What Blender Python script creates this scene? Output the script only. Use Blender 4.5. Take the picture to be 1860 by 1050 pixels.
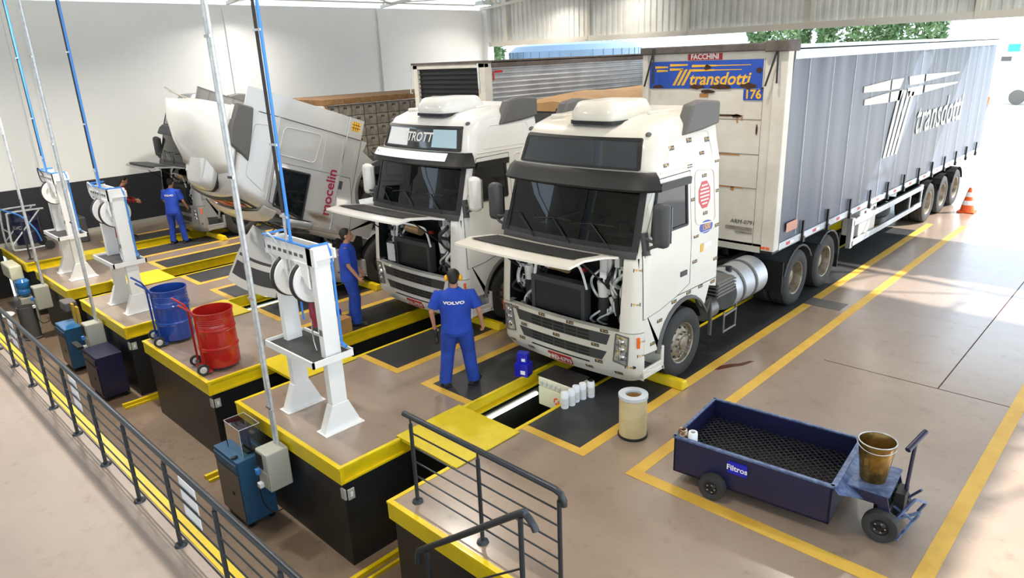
import bpy, bmesh, math, random
from mathutils import Vector, Matrix, Euler
R = math.radians
PI = math.pi
for o in list(bpy.data.objects):
    bpy.data.objects.remove(o)
S = bpy.context.scene
C = S.collection

# ------------------------------------------------------------------ camera, sky, sun, exposure
cam = bpy.data.cameras.new('camera')
cam.sensor_width = 36.0
cam.lens = 36.0 * 1270.16 / 1860.0
cam.clip_end = 500
co = bpy.data.objects.new('camera', cam); C.objects.link(co)
_yaw, _pitch, _roll = -0.77881082, -0.31925955, -0.0411519
_d = Vector((math.sin(_yaw)*math.cos(_pitch), math.cos(_yaw)*math.cos(_pitch), math.sin(_pitch)))
_r = Vector((math.cos(_yaw), -math.sin(_yaw), 0)); _u = _r.cross(_d)
_r2 = _r*math.cos(_roll) + _u*math.sin(_roll); _u2 = -_r*math.sin(_roll) + _u*math.cos(_roll)
_m = Matrix((_r2, _u2, -_d)).transposed().to_4x4(); _m.translation = Vector((0, 0, 4.45))
co.matrix_world = _m
S.camera = co

W = bpy.data.worlds.new('sky'); S.world = W; W.use_nodes = True
wn = W.node_tree.nodes; wl = W.node_tree.links; wn.clear()
wo = wn.new('ShaderNodeOutputWorld'); wb = wn.new('ShaderNodeBackground')
wb.inputs[0].default_value = (0.70, 0.85, 1.0, 1); wb.inputs[1].default_value = 2.7
wl.new(wb.outputs[0], wo.inputs[0])
sun = bpy.data.lights.new('sun', 'SUN'); sun.energy = 13.0; sun.angle = R(0.6); sun.color = (1.0, 0.97, 0.93)
so = bpy.data.objects.new('sun', sun); C.objects.link(so)
so.rotation_euler = Vector((-0.55, -0.55, -0.63)).to_track_quat('-Z', 'Y').to_euler()
S.view_settings.view_transform = 'Standard'
S.view_settings.look = 'None'
S.view_settings.gamma = 1.0
S.view_settings.exposure = 0.0
S.view_settings.use_curve_mapping = False
LAMP_W = 175.0

# ------------------------------------------------------------------ materials
def lin(h):
    if isinstance(h, str):
        v = [int(h[i:i+2], 16)/255 for i in (0, 2, 4)]
    else: v = h
    return tuple(x/12.92 if x <= .04045 else ((x+.055)/1.055)**2.4 for x in v) + (1,)
def mat(name, col, rough=.5, metal=0, coat=0, col2=None, ns=3.0, lo=.4, hi=.65, bump=0, bs=40, emis=0, spec=.5, detail=6, stretch=None):
    m = bpy.data.materials.new(name); m.use_nodes = True
    nt = m.node_tree; n = nt.nodes; l = nt.links; b = n['Principled BSDF']
    c = lin(col); b.inputs['Base Color'].default_value = c
    b.inputs['Roughness'].default_value = rough; b.inputs['Metallic'].default_value = metal
    b.inputs['Coat Weight'].default_value = coat; b.inputs['Coat Roughness'].default_value = .06
    b.inputs['Specular IOR Level'].default_value = spec
    tc = n.new('ShaderNodeTexCoord'); src = tc.outputs['Object']
    if stretch:
        mp = n.new('ShaderNodeMapping'); mp.inputs['Scale'].default_value = stretch
        l.new(src, mp.inputs[0]); src = mp.outputs[0]
    if col2:
        t = n.new('ShaderNodeTexNoise'); t.inputs['Scale'].default_value = ns; t.inputs['Detail'].default_value = detail
        t.inputs['Roughness'].default_value = .62
        l.new(src, t.inputs['Vector'])
        r = n.new('ShaderNodeValToRGB'); r.color_ramp.elements[0].position = lo; r.color_ramp.elements[1].position = hi
        r.color_ramp.elements[0].color = c; r.color_ramp.elements[1].color = lin(col2)
        l.new(t.outputs['Fac'], r.inputs[0]); l.new(r.outputs[0], b.inputs['Base Color'])
    if bump:
        t = n.new('ShaderNodeTexNoise'); t.inputs['Scale'].default_value = bs; t.inputs['Detail'].default_value = 4
        l.new(src, t.inputs['Vector'])
        bp = n.new('ShaderNodeBump'); bp.inputs['Strength'].default_value = bump; bp.inputs['Distance'].default_value = .02
        l.new(t.outputs['Fac'], bp.inputs['Height']); l.new(bp.outputs[0], b.inputs['Normal'])
    if emis:
        b.inputs['Emission Color'].default_value = c; b.inputs['Emission Strength'].default_value = emis
    return m
def glassmat(name, tint, alpha):
    m = bpy.data.materials.new(name); m.use_nodes = True
    nt = m.node_tree; n = nt.nodes; l = nt.links; n.clear()
    o = n.new('ShaderNodeOutputMaterial'); t = n.new('ShaderNodeBsdfTransparent'); g = n.new('ShaderNodeBsdfGlossy')
    t.inputs[0].default_value = lin(tint); g.inputs['Roughness'].default_value = .02
    f = n.new('ShaderNodeFresnel'); f.inputs[0].default_value = 1.55
    mx = n.new('ShaderNodeMixShader'); l.new(f.outputs[0], mx.inputs[0]); l.new(t.outputs[0], mx.inputs[1]); l.new(g.outputs[0], mx.inputs[2])
    l.new(mx.outputs[0], o.inputs[0]); return m

def concrete(name, a, b2, c2, rough, coat=0):
    m = bpy.data.materials.new(name); m.use_nodes = True
    nt = m.node_tree; n = nt.nodes; l = nt.links; b = n['Principled BSDF']
    tc = n.new('ShaderNodeTexCoord')
    t1 = n.new('ShaderNodeTexNoise'); t1.inputs['Scale'].default_value = .55; t1.inputs['Detail'].default_value = 8; t1.inputs['Roughness'].default_value = .65
    l.new(tc.outputs['Object'], t1.inputs['Vector'])
    r1 = n.new('ShaderNodeValToRGB'); r1.color_ramp.elements[0].position = .32; r1.color_ramp.elements[1].position = .68
    r1.color_ramp.elements[0].color = lin(a); r1.color_ramp.elements[1].color = lin(b2); l.new(t1.outputs['Fac'], r1.inputs[0])
    t2 = n.new('ShaderNodeTexNoise'); t2.inputs['Scale'].default_value = 4.5; t2.inputs['Detail'].default_value = 10; t2.inputs['Roughness'].default_value = .7
    l.new(tc.outputs['Object'], t2.inputs['Vector'])
    r2 = n.new('ShaderNodeValToRGB'); r2.color_ramp.elements[0].position = .56; r2.color_ramp.elements[1].position = .80
    r2.color_ramp.elements[0].color = (0, 0, 0, 1); r2.color_ramp.elements[1].color = (.75, .75, .75, 1); l.new(t2.outputs['Fac'], r2.inputs[0])
    mx = n.new('ShaderNodeMixRGB'); mx.inputs[2].default_value = lin(c2)
    l.new(r2.outputs[0], mx.inputs[0]); l.new(r1.outputs[0], mx.inputs[1]); l.new(mx.outputs[0], b.inputs['Base Color'])
    r3 = n.new('ShaderNodeMapRange'); r3.inputs[3].default_value = rough-.08; r3.inputs[4].default_value = rough+.12
    l.new(t2.outputs['Fac'], r3.inputs[0]); l.new(r3.outputs[0], b.inputs['Roughness'])
    b.inputs['Coat Weight'].default_value = coat; b.inputs['Coat Roughness'].default_value = .2
    return m

M = {}
M['floor'] = concrete('shop_concrete', '8E7A69', '9F8C7B', '6A5442', .30, .9)
M['trench_floor'] = concrete('oily_concrete', '8E7A66', '74604C', '32261D', .5)
M['walk'] = concrete('walkway_concrete', 'AB998D', 'B7A699', '93806F', .45)
M['ground'] = concrete('yard_concrete', 'D8D4CC', 'E2DED6', 'C4BFB6', .7)
M['line'] = mat('yellow_line_paint', 'D6AE48', .45, col2='C89C3A', ns=2.5)
M['yellow'] = mat('yellow_steel_paint', 'EACB10', .38, col2='D0AE10', ns=3, lo=.5, hi=.8, coat=.2)
M['plate'] = mat('yellow_plate_paint', 'DCC41E', .42, col2='C0A81A', ns=5, lo=.5, hi=.85)
M['mat'] = mat('black_mat', '2B2B2C', .5, col2='3C3B3A', ns=2.2, lo=.4, hi=.8, bump=.15, bs=60)
M['blackwall'] = mat('black_cladding', '1F2022', .38, col2='2A2B2D', ns=1.4)
M['wall'] = mat('white_wall', 'F0F0EC', .8, col2='F4F4F0', ns=.5)
M['wainscot'] = mat('dark_wainscot', '2A2C32', .6)
M['white'] = mat('truck_white', 'DCD8CC', .30, coat=.4, col2='D5D0C2', ns=1.2)
M['white2'] = mat('truck_clean_white', 'DEDDD8', .28, coat=.5)
M['silver'] = mat('silver_paint', 'B9B7B3', .34, metal=.35, coat=.6)
M['grey_paint'] = mat('grey_paint', '8E8F90', .35, metal=.3, coat=.4)
M['stand'] = mat('stand_white', 'ECECEA', .35)
M['plastic'] = mat('dark_plastic', '3F4042', .55)
M['defl'] = mat('grey_plastic', '5C5A58', .6)
M['black'] = mat('black_parts', '141415', .5)
M['rubber'] = mat('tyre_rubber', '2A2A2A', .75, bump=.1, bs=90, col2='343332', ns=6)
M['rim'] = mat('dusty_rim', '9C9382', .45, metal=.6, col2='7B705C', ns=9)
M['rim_dark'] = mat('dark_rim', '2C2B29', .5, metal=.2)
M['chrome'] = mat('bright_metal', 'D0D0D0', .18, metal=1)
M['alu'] = mat('aluminium', 'C4C8CC', .42, metal=.65, col2='A9ACB0', ns=1.3)
M['galv'] = mat('galvanised', 'D4D8DA', .38, metal=.4, col2='B8BCBE', ns=12)
M['rail'] = mat('rail_grey', '3A3F44', .33, metal=.4)
M['glass'] = glassmat('windscreen_glass', '6F7A78', 1)
M['clear'] = glassmat('clear_acrylic', 'E6EBE8', 1)
M['darkglass'] = mat('tinted_glass', '101315', .05, spec=.4)
M['upglass'] = mat('upper_glass', '3A3E42', .05, spec=.7, coat=.5)
M['interior'] = mat('cab_interior', '1E1F20', .8)
M['seat'] = mat('seat_cloth', '3B3E42', .9)
M['lampglass'] = mat('lamp_glass', 'C8CCCC', .08, metal=.55, coat=1, col2='7E8384', ns=16, lo=.45, hi=.6)
M['orange'] = mat('orange_lens', 'E8641A', .3)
M['red'] = mat('red_paint', 'B9201B', .3, coat=.5, col2='A51A17', ns=3)
M['redplate'] = mat('red_plate', 'B3202A', .5)
M['lettering'] = mat('white_lettering', 'E8E4E2', .6)
M['blue'] = mat('blue_paint', '1F47A0', .3, coat=.5, col2='1A3C8B', ns=4)
M['navy'] = mat('navy_paint', '17193F', .42, col2='121433', ns=2, coat=.2)
M['cartrim'] = mat('worn_blue_edge', '46577E', .4, metal=.2, col2='6F82A6', ns=14)
M['teal'] = mat('teal_paint', '2F5F86', .4, col2='295678', ns=2)
M['cabgrey'] = mat('cabinet_grey', '74706C', .35, metal=.3)
M['bluepipe'] = mat('blue_pipe', '3F8BE0', .4)
M['darkpipe'] = mat('dark_hose', '2E2A2A', .5)
M['pvc'] = mat('beige_box', 'B4B3A6', .5)
M['uniform'] = mat('blue_uniform', '1C45B0', .85, bump=.5, bs=14, col2='183C9C', ns=5)
M['uniform2'] = mat('blue_trousers', '1B3F9E', .85, bump=.5, bs=14, col2='17378A', ns=5)
M['skin'] = mat('skin', 'B98468', .55)
M['hair'] = mat('dark_hair', '1D1815', .6, bump=.3, bs=80)
M['redcheck'] = mat('red_check_shirt', '9C2A2C', .85, col2='2A1416', ns=22, lo=.48, hi=.56)
M['jeans'] = mat('jeans', '5A6E90', .85)
M['earmuff'] = mat('yellow_earmuff', 'F2B10C', .35)
M['card'] = mat('cardboard', 'B98B52', .8, col2='AC7F48', ns=4)
M['boxblue'] = mat('box_blue', '1A1FB0', .35)
M['curtain'] = mat('grey_curtain', '414958', .42, metal=.0, col2='4D5564', ns=1.2, lo=.45, hi=.75, stretch=(1, 1, .35), bump=.25, bs=3)
M['curtain_logo'] = mat('faded_logo', 'CFCDBE', .5)
M['tpanel'] = mat('trailer_panel', 'D4CFC4', .45, col2='C7C0B3', ns=1.6)
M['rust'] = mat('rust', '4A2A18', .9, col2='2E1B12', ns=12)
M['ruststreak'] = mat('rust_streak', 'A4703C', .9)
M['capbrown'] = mat('trailer_cap', '5C544E', .7, col2='483F39', ns=5)
M['logoblue'] = mat('sign_blue', '1D46A2', .4)
M['logoyellow'] = mat('sign_yellow', 'DDA92A', .45)
M['tan'] = mat('tan_tarp', 'A98458', .75, col2='96734A', ns=2)
M['crate'] = mat('crate_grey', '8E877B', .7, col2='6C6458', ns=5)
M['crateslot'] = mat('crate_slot', '17130F', .8)
M['cratewood'] = mat('crate_brown', '8E6A42', .8, col2='6E5030', ns=7)
M['corr'] = mat('corrugated_grey', 'DCDBD4', .6, col2='CFCEC6', ns=1.5)
M['steelwhite'] = mat('beam_white', 'D8D2C4', .6)
M['roof'] = mat('roof_metal', 'A8A8A4', .55, metal=.2)
M['filter'] = mat('filter_paper', 'CDBB8E', .75, col2='BBA878', ns=4)
M['filterend'] = mat('filter_end', 'BFC4C8', .4)
M['brass'] = mat('oily_brass', '9A7A3E', .25, metal=.7, col2='4E3A1C', ns=5, lo=.35, hi=.65)
M['cone'] = mat('cone_orange', 'F2621E', .5)
M['coneW'] = mat('cone_white', 'F0F0F0', .5)
M['cream'] = mat('cream_plastic', 'E4E2C8', .5)
M['amber'] = mat('amber_plastic', 'C8A032', .5)
M['water'] = mat('water_bottle_blue', '2F74B0', .15, coat=.5)
M['paper'] = mat('paper', 'EFF1F4', .7)
M['leaf'] = mat('tree_leaves', '3E5C36', .7, col2='6E8A58', ns=1.2, lo=.35, hi=.7)
M['bark'] = mat('tree_bark', '5C4632', .9)
M['tankblue'] = mat('silo_metal', '5F7488', .4, metal=.3)
M['busglass'] = mat('far_glass', '4AA8C8', .2)
M['maroon'] = mat('maroon_plastic', '8E1F38', .4)
M['purple'] = mat('purple_screen', '4B4668', .3)
M['oil'] = mat('oil_stain', '5A2E1E', .3)
M['tube'] = mat('tube_light', 'EFFFE0', .5, emis=9)
M['lampface'] = mat('lamp_face', 'F4F8FF', .5, emis=12)

# ------------------------------------------------------------------ mesh builder
class MB:
    def __init__(s): s.v = []; s.f = []; s.mi = []; s.mats = []
    def m(s, name):
        if name not in s.mats: s.mats.append(name)
        return s.mats.index(name)
    def add(s, vs, fs, mi=0):
        k = len(s.v); s.v += [tuple(v) for v in vs]
        for f in fs: s.f.append(tuple(i+k for i in f)); s.mi.append(mi)
    def bx(s, x0, x1, y0, y1, z0, z1, mi=0, T=None):
        vs = [Vector((x, y, z)) for x in (x0, x1) for y in (y0, y1) for z in (z0, z1)]
        if T: vs = [T @ v for v in vs]
        s.add(vs, [(0,1,3,2),(4,6,7,5),(0,4,5,1),(2,3,7,6),(0,2,6,4),(1,5,7,3)], mi); return s
    def bar(s, p0, p1, w, h, mi=0, up=(0,0,1)):
        p0 = Vector(p0); p1 = Vector(p1); d = (p1-p0).normalized(); u = Vector(up)
        if abs(d.dot(u)) > .95: u = Vector((0,1,0))
        a = d.cross(u).normalized(); b = a.cross(d)
        vs = [p + a*i*w/2 + b*j*h/2 for p in (p0, p1) for i, j in ((-1,-1),(1,-1),(1,1),(-1,1))]
        s.add(vs, [(0,1,2,3),(7,6,5,4),(0,4,5,1),(1,5,6,2),(2,6,7,3),(3,7,4,0)], mi); return s
    def tube(s, pts, r, n=8, mi=0, cap=True):
        pts = [Vector(p) for p in pts]; k = len(pts)
        rs = r if isinstance(r, (list, tuple)) else [r]*k
        rings = []; a = None
        for i, p in enumerate(pts):
            d = (pts[min(i+1, k-1)] - pts[max(i-1, 0)]).normalized()
            if a is None: a = d.orthogonal().normalized()
            else:
                a = (a - d*a.dot(d)).normalized()
            b = d.cross(a)
            rr = rs[i]; rx, ry = rr if isinstance(rr, tuple) else (rr, rr)
            rings.append([p + a*math.cos(2*PI*j/n)*rx + b*math.sin(2*PI*j/n)*ry for j in range(n)])
        vs = [v for rg in rings for v in rg]; fs = []
        for i in range(k-1):
            for j in range(n):
                q = (j+1) % n
                fs.append((i*n+j, i*n+q, (i+1)*n+q, (i+1)*n+j))
        if cap: fs.append(tuple(reversed(range(n)))); fs.append(tuple((k-1)*n+j for j in range(n)))
        s.add(vs, fs, mi); return s
    def cyl(s, p0, p1, r, r1=None, n=20, mi=0): return s.tube([p0, p1], [r, r if r1 is None else r1], n, mi)
    def lathe(s, prof, axis='z', c=(0,0,0), n=32, mi=0, closed=False):
        vs = []
        for r, h in prof:
            for j in range(n):
                a = 2*PI*j/n; x, y = r*math.cos(a), r*math.sin(a)
                v = {'z': (x, y, h), 'x': (h, x, y), 'y': (x, h, y)}[axis]
                vs.append((v[0]+c[0], v[1]+c[1], v[2]+c[2]))
        fs = []; k = len(prof)
        for i in range(k if closed else k-1):
            for j in range(n):
                q = (j+1) % n; i2 = (i+1) % k
                fs.append((i*n+j, i*n+q, i2*n+q, i2*n+j))
        s.add(vs, fs, mi); return s
    def prism(s, poly, axis, a, b, mi=0):
        def P(u, v, h): return {'x': (h, u, v), 'y': (u, h, v), 'z': (u, v, h)}[axis]
        n = len(poly)
        s.add([P(u, v, a) for u, v in poly] + [P(u, v, b) for u, v in poly],
              [tuple(reversed(range(n))), tuple(range(n, 2*n))] + [(i, (i+1) % n, n+(i+1) % n, n+i) for i in range(n)], mi); return s
    def ell(s, c, r, n=16, k=10, mi=0):
        vs = []; fs = []
        for i in range(k+1):
            t = PI*i/k
            for j in range(n):
                a = 2*PI*j/n
                vs.append((c[0]+r[0]*math.sin(t)*math.cos(a), c[1]+r[1]*math.sin(t)*math.sin(a), c[2]+r[2]*math.cos(t)))
        for i in range(k):
            for j in range(n):
                q = (j+1) % n; fs.append((i*n+j, (i+1)*n+j, (i+1)*n+q, i*n+q))
        s.add(vs, fs, mi); return s
    def rings(s, rs, n=20, mi=0):
        vs = []; fs = []; k = len(rs)
        for cx, cy, cz, rx, ry in rs:
            for j in range(n):
                a = 2*PI*j/n; vs.append((cx+rx*math.cos(a), cy+ry*math.sin(a), cz))
        for i in range(k-1):
            for j in range(n):
                q = (j+1) % n; fs.append((i*n+j, i*n+q, (i+1)*n+q, (i+1)*n+j))
        fs.append(tuple(reversed(range(n)))); fs.append(tuple((k-1)*n+j for j in range(n)))
        s.add(vs, fs, mi); return s
    def build(s, name, m=None, parent=None, xf=None, smooth=False, bevel=0, ang=35, loc=None):
        vs = s.v
        if xf is not None: vs = [tuple(xf @ Vector(v)) for v in vs]
        me = bpy.data.meshes.new(name); me.from_pydata(vs, [], s.f)
        ms = [m] if m else []
        ms = s.mats if s.mats else ms
        for x in ms: me.materials.append(M[x])
        if s.mats:
            me.polygons.foreach_set('material_index', s.mi)
        bm = bmesh.new(); bm.from_mesh(me)
        bmesh.ops.remove_doubles(bm, verts=bm.verts, dist=1e-6)
        bmesh.ops.delete(bm, geom=[v for v in bm.verts if not v.link_faces], context='VERTS')
        bmesh.ops.recalc_face_normals(bm, faces=bm.faces); bm.to_mesh(me); bm.free()
        o = bpy.data.objects.new(name, me); C.objects.link(o)
        if parent: o.parent = parent
        if loc: o.location = loc
        if smooth:
            me.shade_smooth(); me.set_sharp_from_angle(angle=R(ang))
        if bevel:
            b = o.modifiers.new('bevel', 'BEVEL'); b.width = bevel; b.segments = 2; b.limit_method = 'ANGLE'
        return o
def box(x0, x1, y0, y1, z0, z1): return MB().bx(x0, x1, y0, y1, z0, z1)
def tag(o, label, cat, group=None, kind=None):
    o['label'] = label; o['category'] = cat
    if group: o['group'] = group
    if kind: o['kind'] = kind
    return o
def thing(name, label, cat, loc=(0,0,0), rz=0, group=None):
    o = bpy.data.objects.new(name, None); C.objects.link(o); o.location = loc; o.rotation_euler = (0, 0, rz)
    o.empty_display_size = .1
    return tag(o, label, cat, group)
def struct(o): o['kind'] = 'structure'; return o
def copy_tree(o, parent=None):
    c = o.copy(); C.objects.link(c); c.parent = parent
    for ch in list(o.children): copy_tree(ch, c)
    return c
def smoothpts(pts, k=6):
    pts = [Vector(p) for p in pts]; out = []
    for i in range(len(pts)-1):
        p0 = pts[max(i-1, 0)]; p1 = pts[i]; p2 = pts[i+1]; p3 = pts[min(i+2, len(pts)-1)]
        for j in range(k):
            t = j/k
            out.append(.5*((2*p1)+(p2-p0)*t+(2*p0-5*p1+4*p2-p3)*t*t+(3*p1-p0-3*p2+p3)*t**3))
    out.append(pts[-1]); return out
def text(name, s, size, m, parent, fn, shear=0, sx=1.0, bold=.0, ext=.0015):
    """lettering turned into a mesh; fn maps (u right, v up, depth) to a point"""
    cu = bpy.data.curves.new(name, 'FONT'); cu.body = s; cu.size = size; cu.extrude = 0; cu.align_x = 'CENTER'; cu.align_y = 'CENTER'
    cu.shear = shear; cu.offset = bold; cu.resolution_u = 3
    t = bpy.data.objects.new('t', cu); C.objects.link(t)
    bpy.context.view_layer.update()
    me = bpy.data.meshes.new_from_object(t.evaluated_get(bpy.context.evaluated_depsgraph_get()))
    bpy.data.objects.remove(t); bpy.data.curves.remove(cu)
    me.name = name
    for v in me.vertices: v.co = fn(v.co.x*sx, v.co.y, ext)
    me.materials.clear(); me.materials.append(M[m])
    o = bpy.data.objects.new(name, me); C.objects.link(o)
    if parent: o.parent = parent
    return o
def remeshed(mb, name, m, parent, voxel=.009, sm=2):
    o = mb.build(name, m, None)
    md = o.modifiers.new('r', 'REMESH'); md.mode = 'VOXEL'; md.voxel_size = voxel; md.use_smooth_shade = True
    s2 = o.modifiers.new('s', 'SMOOTH'); s2.iterations = sm; s2.factor = .6
    bpy.context.view_layer.update()
    me = bpy.data.meshes.new_from_object(o.evaluated_get(bpy.context.evaluated_depsgraph_get()))
    old = o.data; o.modifiers.clear(); o.data = me; bpy.data.meshes.remove(old)
    me.shade_smooth(); me.name = name
    o.parent = parent
    return o

# ================================================================== SETTING
PITS = [-5.98, -9.54, -13.10, -16.66, -20.22]
HW = .46
YF = 3.56          # front edge of the raised bays
XL = -23.3         # left wall
YB = 22.7          # rear fascia
# main floor between the pits
def slab(name, x0, x1, y0, y1, m, z0=-.18, z1=0.0): return struct(box(x0, x1, y0, y1, z0, z1).build(name, m))
edges = [XL] + [e for p in reversed(PITS) for e in (p-HW, p+HW)] + [8.0]
fl = MB()
for i in range(0, len(edges), 2): fl.bx(edges[i]+(.045 if i else 0), edges[i+1]-(.045 if i < len(edges)-2 else 0), YF+.045, 19.2, -.17, 0)
fl.bx(XL, 8.0, 19.2, 20.15, -.18, 0)
struct(fl.build('floor', 'floor'))
slab('floor_apron', XL, 8.0, 20.17, 24, 'floor', z1=-.004)
slab('ground', -90, 60, 24, 140, 'ground', z1=-.01)
slab('ground_side', 8.0, 60, -30, 24, 'ground', z1=-.01)
slab('floor_walkway', XL, 8, -9, 1.86, 'walk')
slab('floor_trench', XL, 8, 1.86, 19.4, 'trench_floor', -1.6, -1.4)
struct(box(1.2, 8, 1.86, YF, -.18, 0).build('floor_landing', 'floor'))
# yellow kerb along the walkway
struct(box(XL, 1.2, 1.86, 1.98, -.16, .012).build('trim_walkway', 'yellow'))
struct(box(XL, 1.2, 1.80, 1.85, -1.4, -.18).build('wall_trench', 'blackwall'))
struct(box(XL, XL+.02, 1.86, YF, -1.4, 0).build('wall_trench_left', 'blackwall'))
struct(box(1.2, 1.3, 1.86, YF, -1.4, -.18).build('wall_trench_end', 'blackwall'))
# pit rims, cladding
def channel(mb, x, sgn, y0, y1):
    """C-channel along Y; open side faces sgn"""
    a = x; t = .014
    def b(xa, xb, z0, z1): mb.bx(min(xa, xb), max(xa, xb), y0, y1, z0, z1)
    b(a - sgn*.05, a, -.02, .008)
    b(a - sgn*.05, a - sgn*(.05-t), -.20, 0)
    b(a - sgn*.05, a, -.215, -.19)
def rim_front(mb, x0, x1):
    mb.bx(x0, x1, YF, YF+.05, -.215, .008); mb.bx(x0, x1, YF-.012, YF+.0, -.02, .008)
n = 0
for i in range(0, len(edges), 2):
    x0, x1 = edges[i], edges[i+1]
    mb = MB(); rim_front(mb, x0, x1 if x1 < 7 else 1.2)
    if x0 > XL+.1: channel(mb, x0, -1, YF+.05, 19.2)
    if x1 < 7: channel(mb, x1, 1, YF+.05, 19.2)
    n += 1; struct(mb.build('trim_%d' % n, 'yellow'))
    mb = MB(); xx0 = x0+.04 if x0 > XL+.1 else x0; xx1 = x1-.04 if x1 < 7 else 8
    mb.bx(xx0, xx1, YF+.05, YF+.08, -1.4, -.2)
    if x0 > XL+.1: mb.bx(xx0, xx0+.03, YF+.08, 19.2, -1.4, -.2)
    if x1 < 7: mb.bx(xx1-.03, xx1, YF+.08, 19.2, -1.4, -.2)
    struct(mb.build('wall_pit_%d' % n, 'blackwall'))
struct(box(XL, 8, 19.2, 19.23, -1.4, -.18).build('wall_pit_end', 'blackwall'))

# painted lines and black bay mats
def lines(mb, rects):
    for k, (x0, x1, y0, y1) in enumerate(rects): mb.bx(x0, x1, y0, y1, .0005, .0032+.0003*k)
LW = .15
for k, p in enumerate(PITS):
    mb = MB()
    for s in (-1, 1):
        xi, xo = p+s*1.36, p+s*1.51; a, b = min(xi, xo), max(xi, xo)
        e = p+s*HW; c, d = min(e, xo), max(e, xo)
        lines(mb, [(a, b, 5.6, 19.9), (c, d, 5.6, 5.72)])
    struct(mb.build('trim_bay_lines_%d' % (k+1), 'line'))
    for s in (-1, 1):
        a, b = sorted((p+s*(HW), p+s*1.36))
        struct(box(a+.001, b, 5.722, 19.0, .0004, .003).build('floor_bay_mat_%d_%s' % (k+1, 'right' if s > 0 else 'left'), 'mat'))
mb = MB()
lines(mb, [(-3.90, -3.75, 5.62, 20.1), (-3.90, -.98, 5.62, 5.78)])
lines(mb, [(-1.08, -.93, 4.3, 22.5)])
struct(mb.build('trim_filter_bay_lines', 'line'))
mb = MB(); mb.bx(-3.4, 8, 9.98, 9.995, .0003, .0012); mb.bx(-1.9, -1.885, 9.99, 20.1, .0003, .0012)
struct(mb.build('trim_floor_joint', 'rust'))
# cover plates across the pits
for k, p in enumerate(PITS):
    mb = MB(); mb.bx(p-.55, p+.57, 4.45, 5.51, .009, .022)
    mb.bx(p-.44, p+.44, 4.45, 4.47, -.02, .012)
    tag(mb.build('pit_cover_plate', 'plate'), ['yellow steel cover plate across the pit of the truck with dark tag stickers',
        'yellow steel cover plate behind the nearest hose reel stand',
        'yellow steel cover plate just behind the red drum trolley', 'yellow steel cover plate behind the blue drum trolley and middle reel stand',
        'farthest yellow steel cover plate, behind the far hose reel stand'][k], 'cover plate', 'yellow pit cover plates')
# drain cover and stains
struct(box(-4.62, -3.98, 12.2, 12.62, .001, .006).build('trim_floor_patch', 'cabgrey'))
mb = MB()
random.seed(4)
pts = [(-4.55, 8.62), (-4.42, 8.70), (-4.30, 8.95), (-4.22, 9.05), (-4.16, 9.3), (-4.22, 9.28), (-4.30, 9.08), (-4.40, 8.98), (-4.50, 8.78), (-4.62, 8.66)]
mb.prism(pts, 'z', .0008, .002); tag(mb.build('oil_stain', 'oil'), 'reddish brown oil spill on the floor beside the front wheel of the stickered truck', 'stain', kind='stuff')

# left wall, wainscot, pillars
struct(box(XL-.2, XL, -9, 22.8, 0, 6.42).build('wall_left', 'wall'))
struct(box(XL, XL+.012, -9, 22.8, 0, 1.52).build('baseboard_left', 'wainscot'))
struct(box(XL, XL+.02, -9, 22.8, 0, .12).build('baseboard_left_skirting', 'pvc'))
for k, y in enumerate((-.9, 5.1, 11.1, 17.1)):
    struct(box(XL+.012, XL+.09, y-.18, y+.18, 0, 6.4).build('trim_pillar_%d' % (k+1), 'wall'))
struct(box(XL-.2, XL+.28, 22.45, 22.8, 0, 6.9).build('trim_pillar_end', 'stand'))
# rear fascia of corrugated sheet above the open side
mb = MB(); x = XL; k = 0
prof = []
while x < 9.0:
    prof += [(x, 0), (x+.11, 0), (x+.14, .045), (x+.22, .045)]; x += .25
vs = []; fs = []
for i, (px, py) in enumerate(prof): vs += [(px, YB+py, 5.06), (px, YB+py, 8.6)]
for i in range(len(prof)-1): fs.append((2*i, 2*i+2, 2*i+3, 2*i+1))
mb.add(vs, fs); struct(mb.build('wall_rear_fascia', 'corr'))
mb = MB(); mb.bx(XL, 9, YB-.10, YB-.02, 4.94, 5.0); mb.bx(XL, 9, YB-.14, YB-.10, 4.93, 5.12); mb.bx(XL, 9, YB-.14, YB-.03, 7.9, 8.0)
struct(mb.build('trim_fascia_beam', 'steelwhite'))
for k, x in enumerate((-22.0, -17.7, -13.4, -9.1, -4.8, -.5, 3.8)):
    struct(box(x-.06, x+.06, YB-.16, YB-.02, 5.0, 8.6).build('trim_fascia_post_%d' % (k+1), 'steelwhite'))

struct(box(XL, 9, -9.2, -9.0, 0, 2.4).build('wall_added_front_lower', 'corr'))  # unseen wall added behind the camera to darken windscreen reflections
struct(box(XL, 9, -9.2, -9.0, 4.6, 11.5).build('wall_added_front_upper', 'corr'))  # unseen upper half, added too; the gap below leaves a bright band
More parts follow.
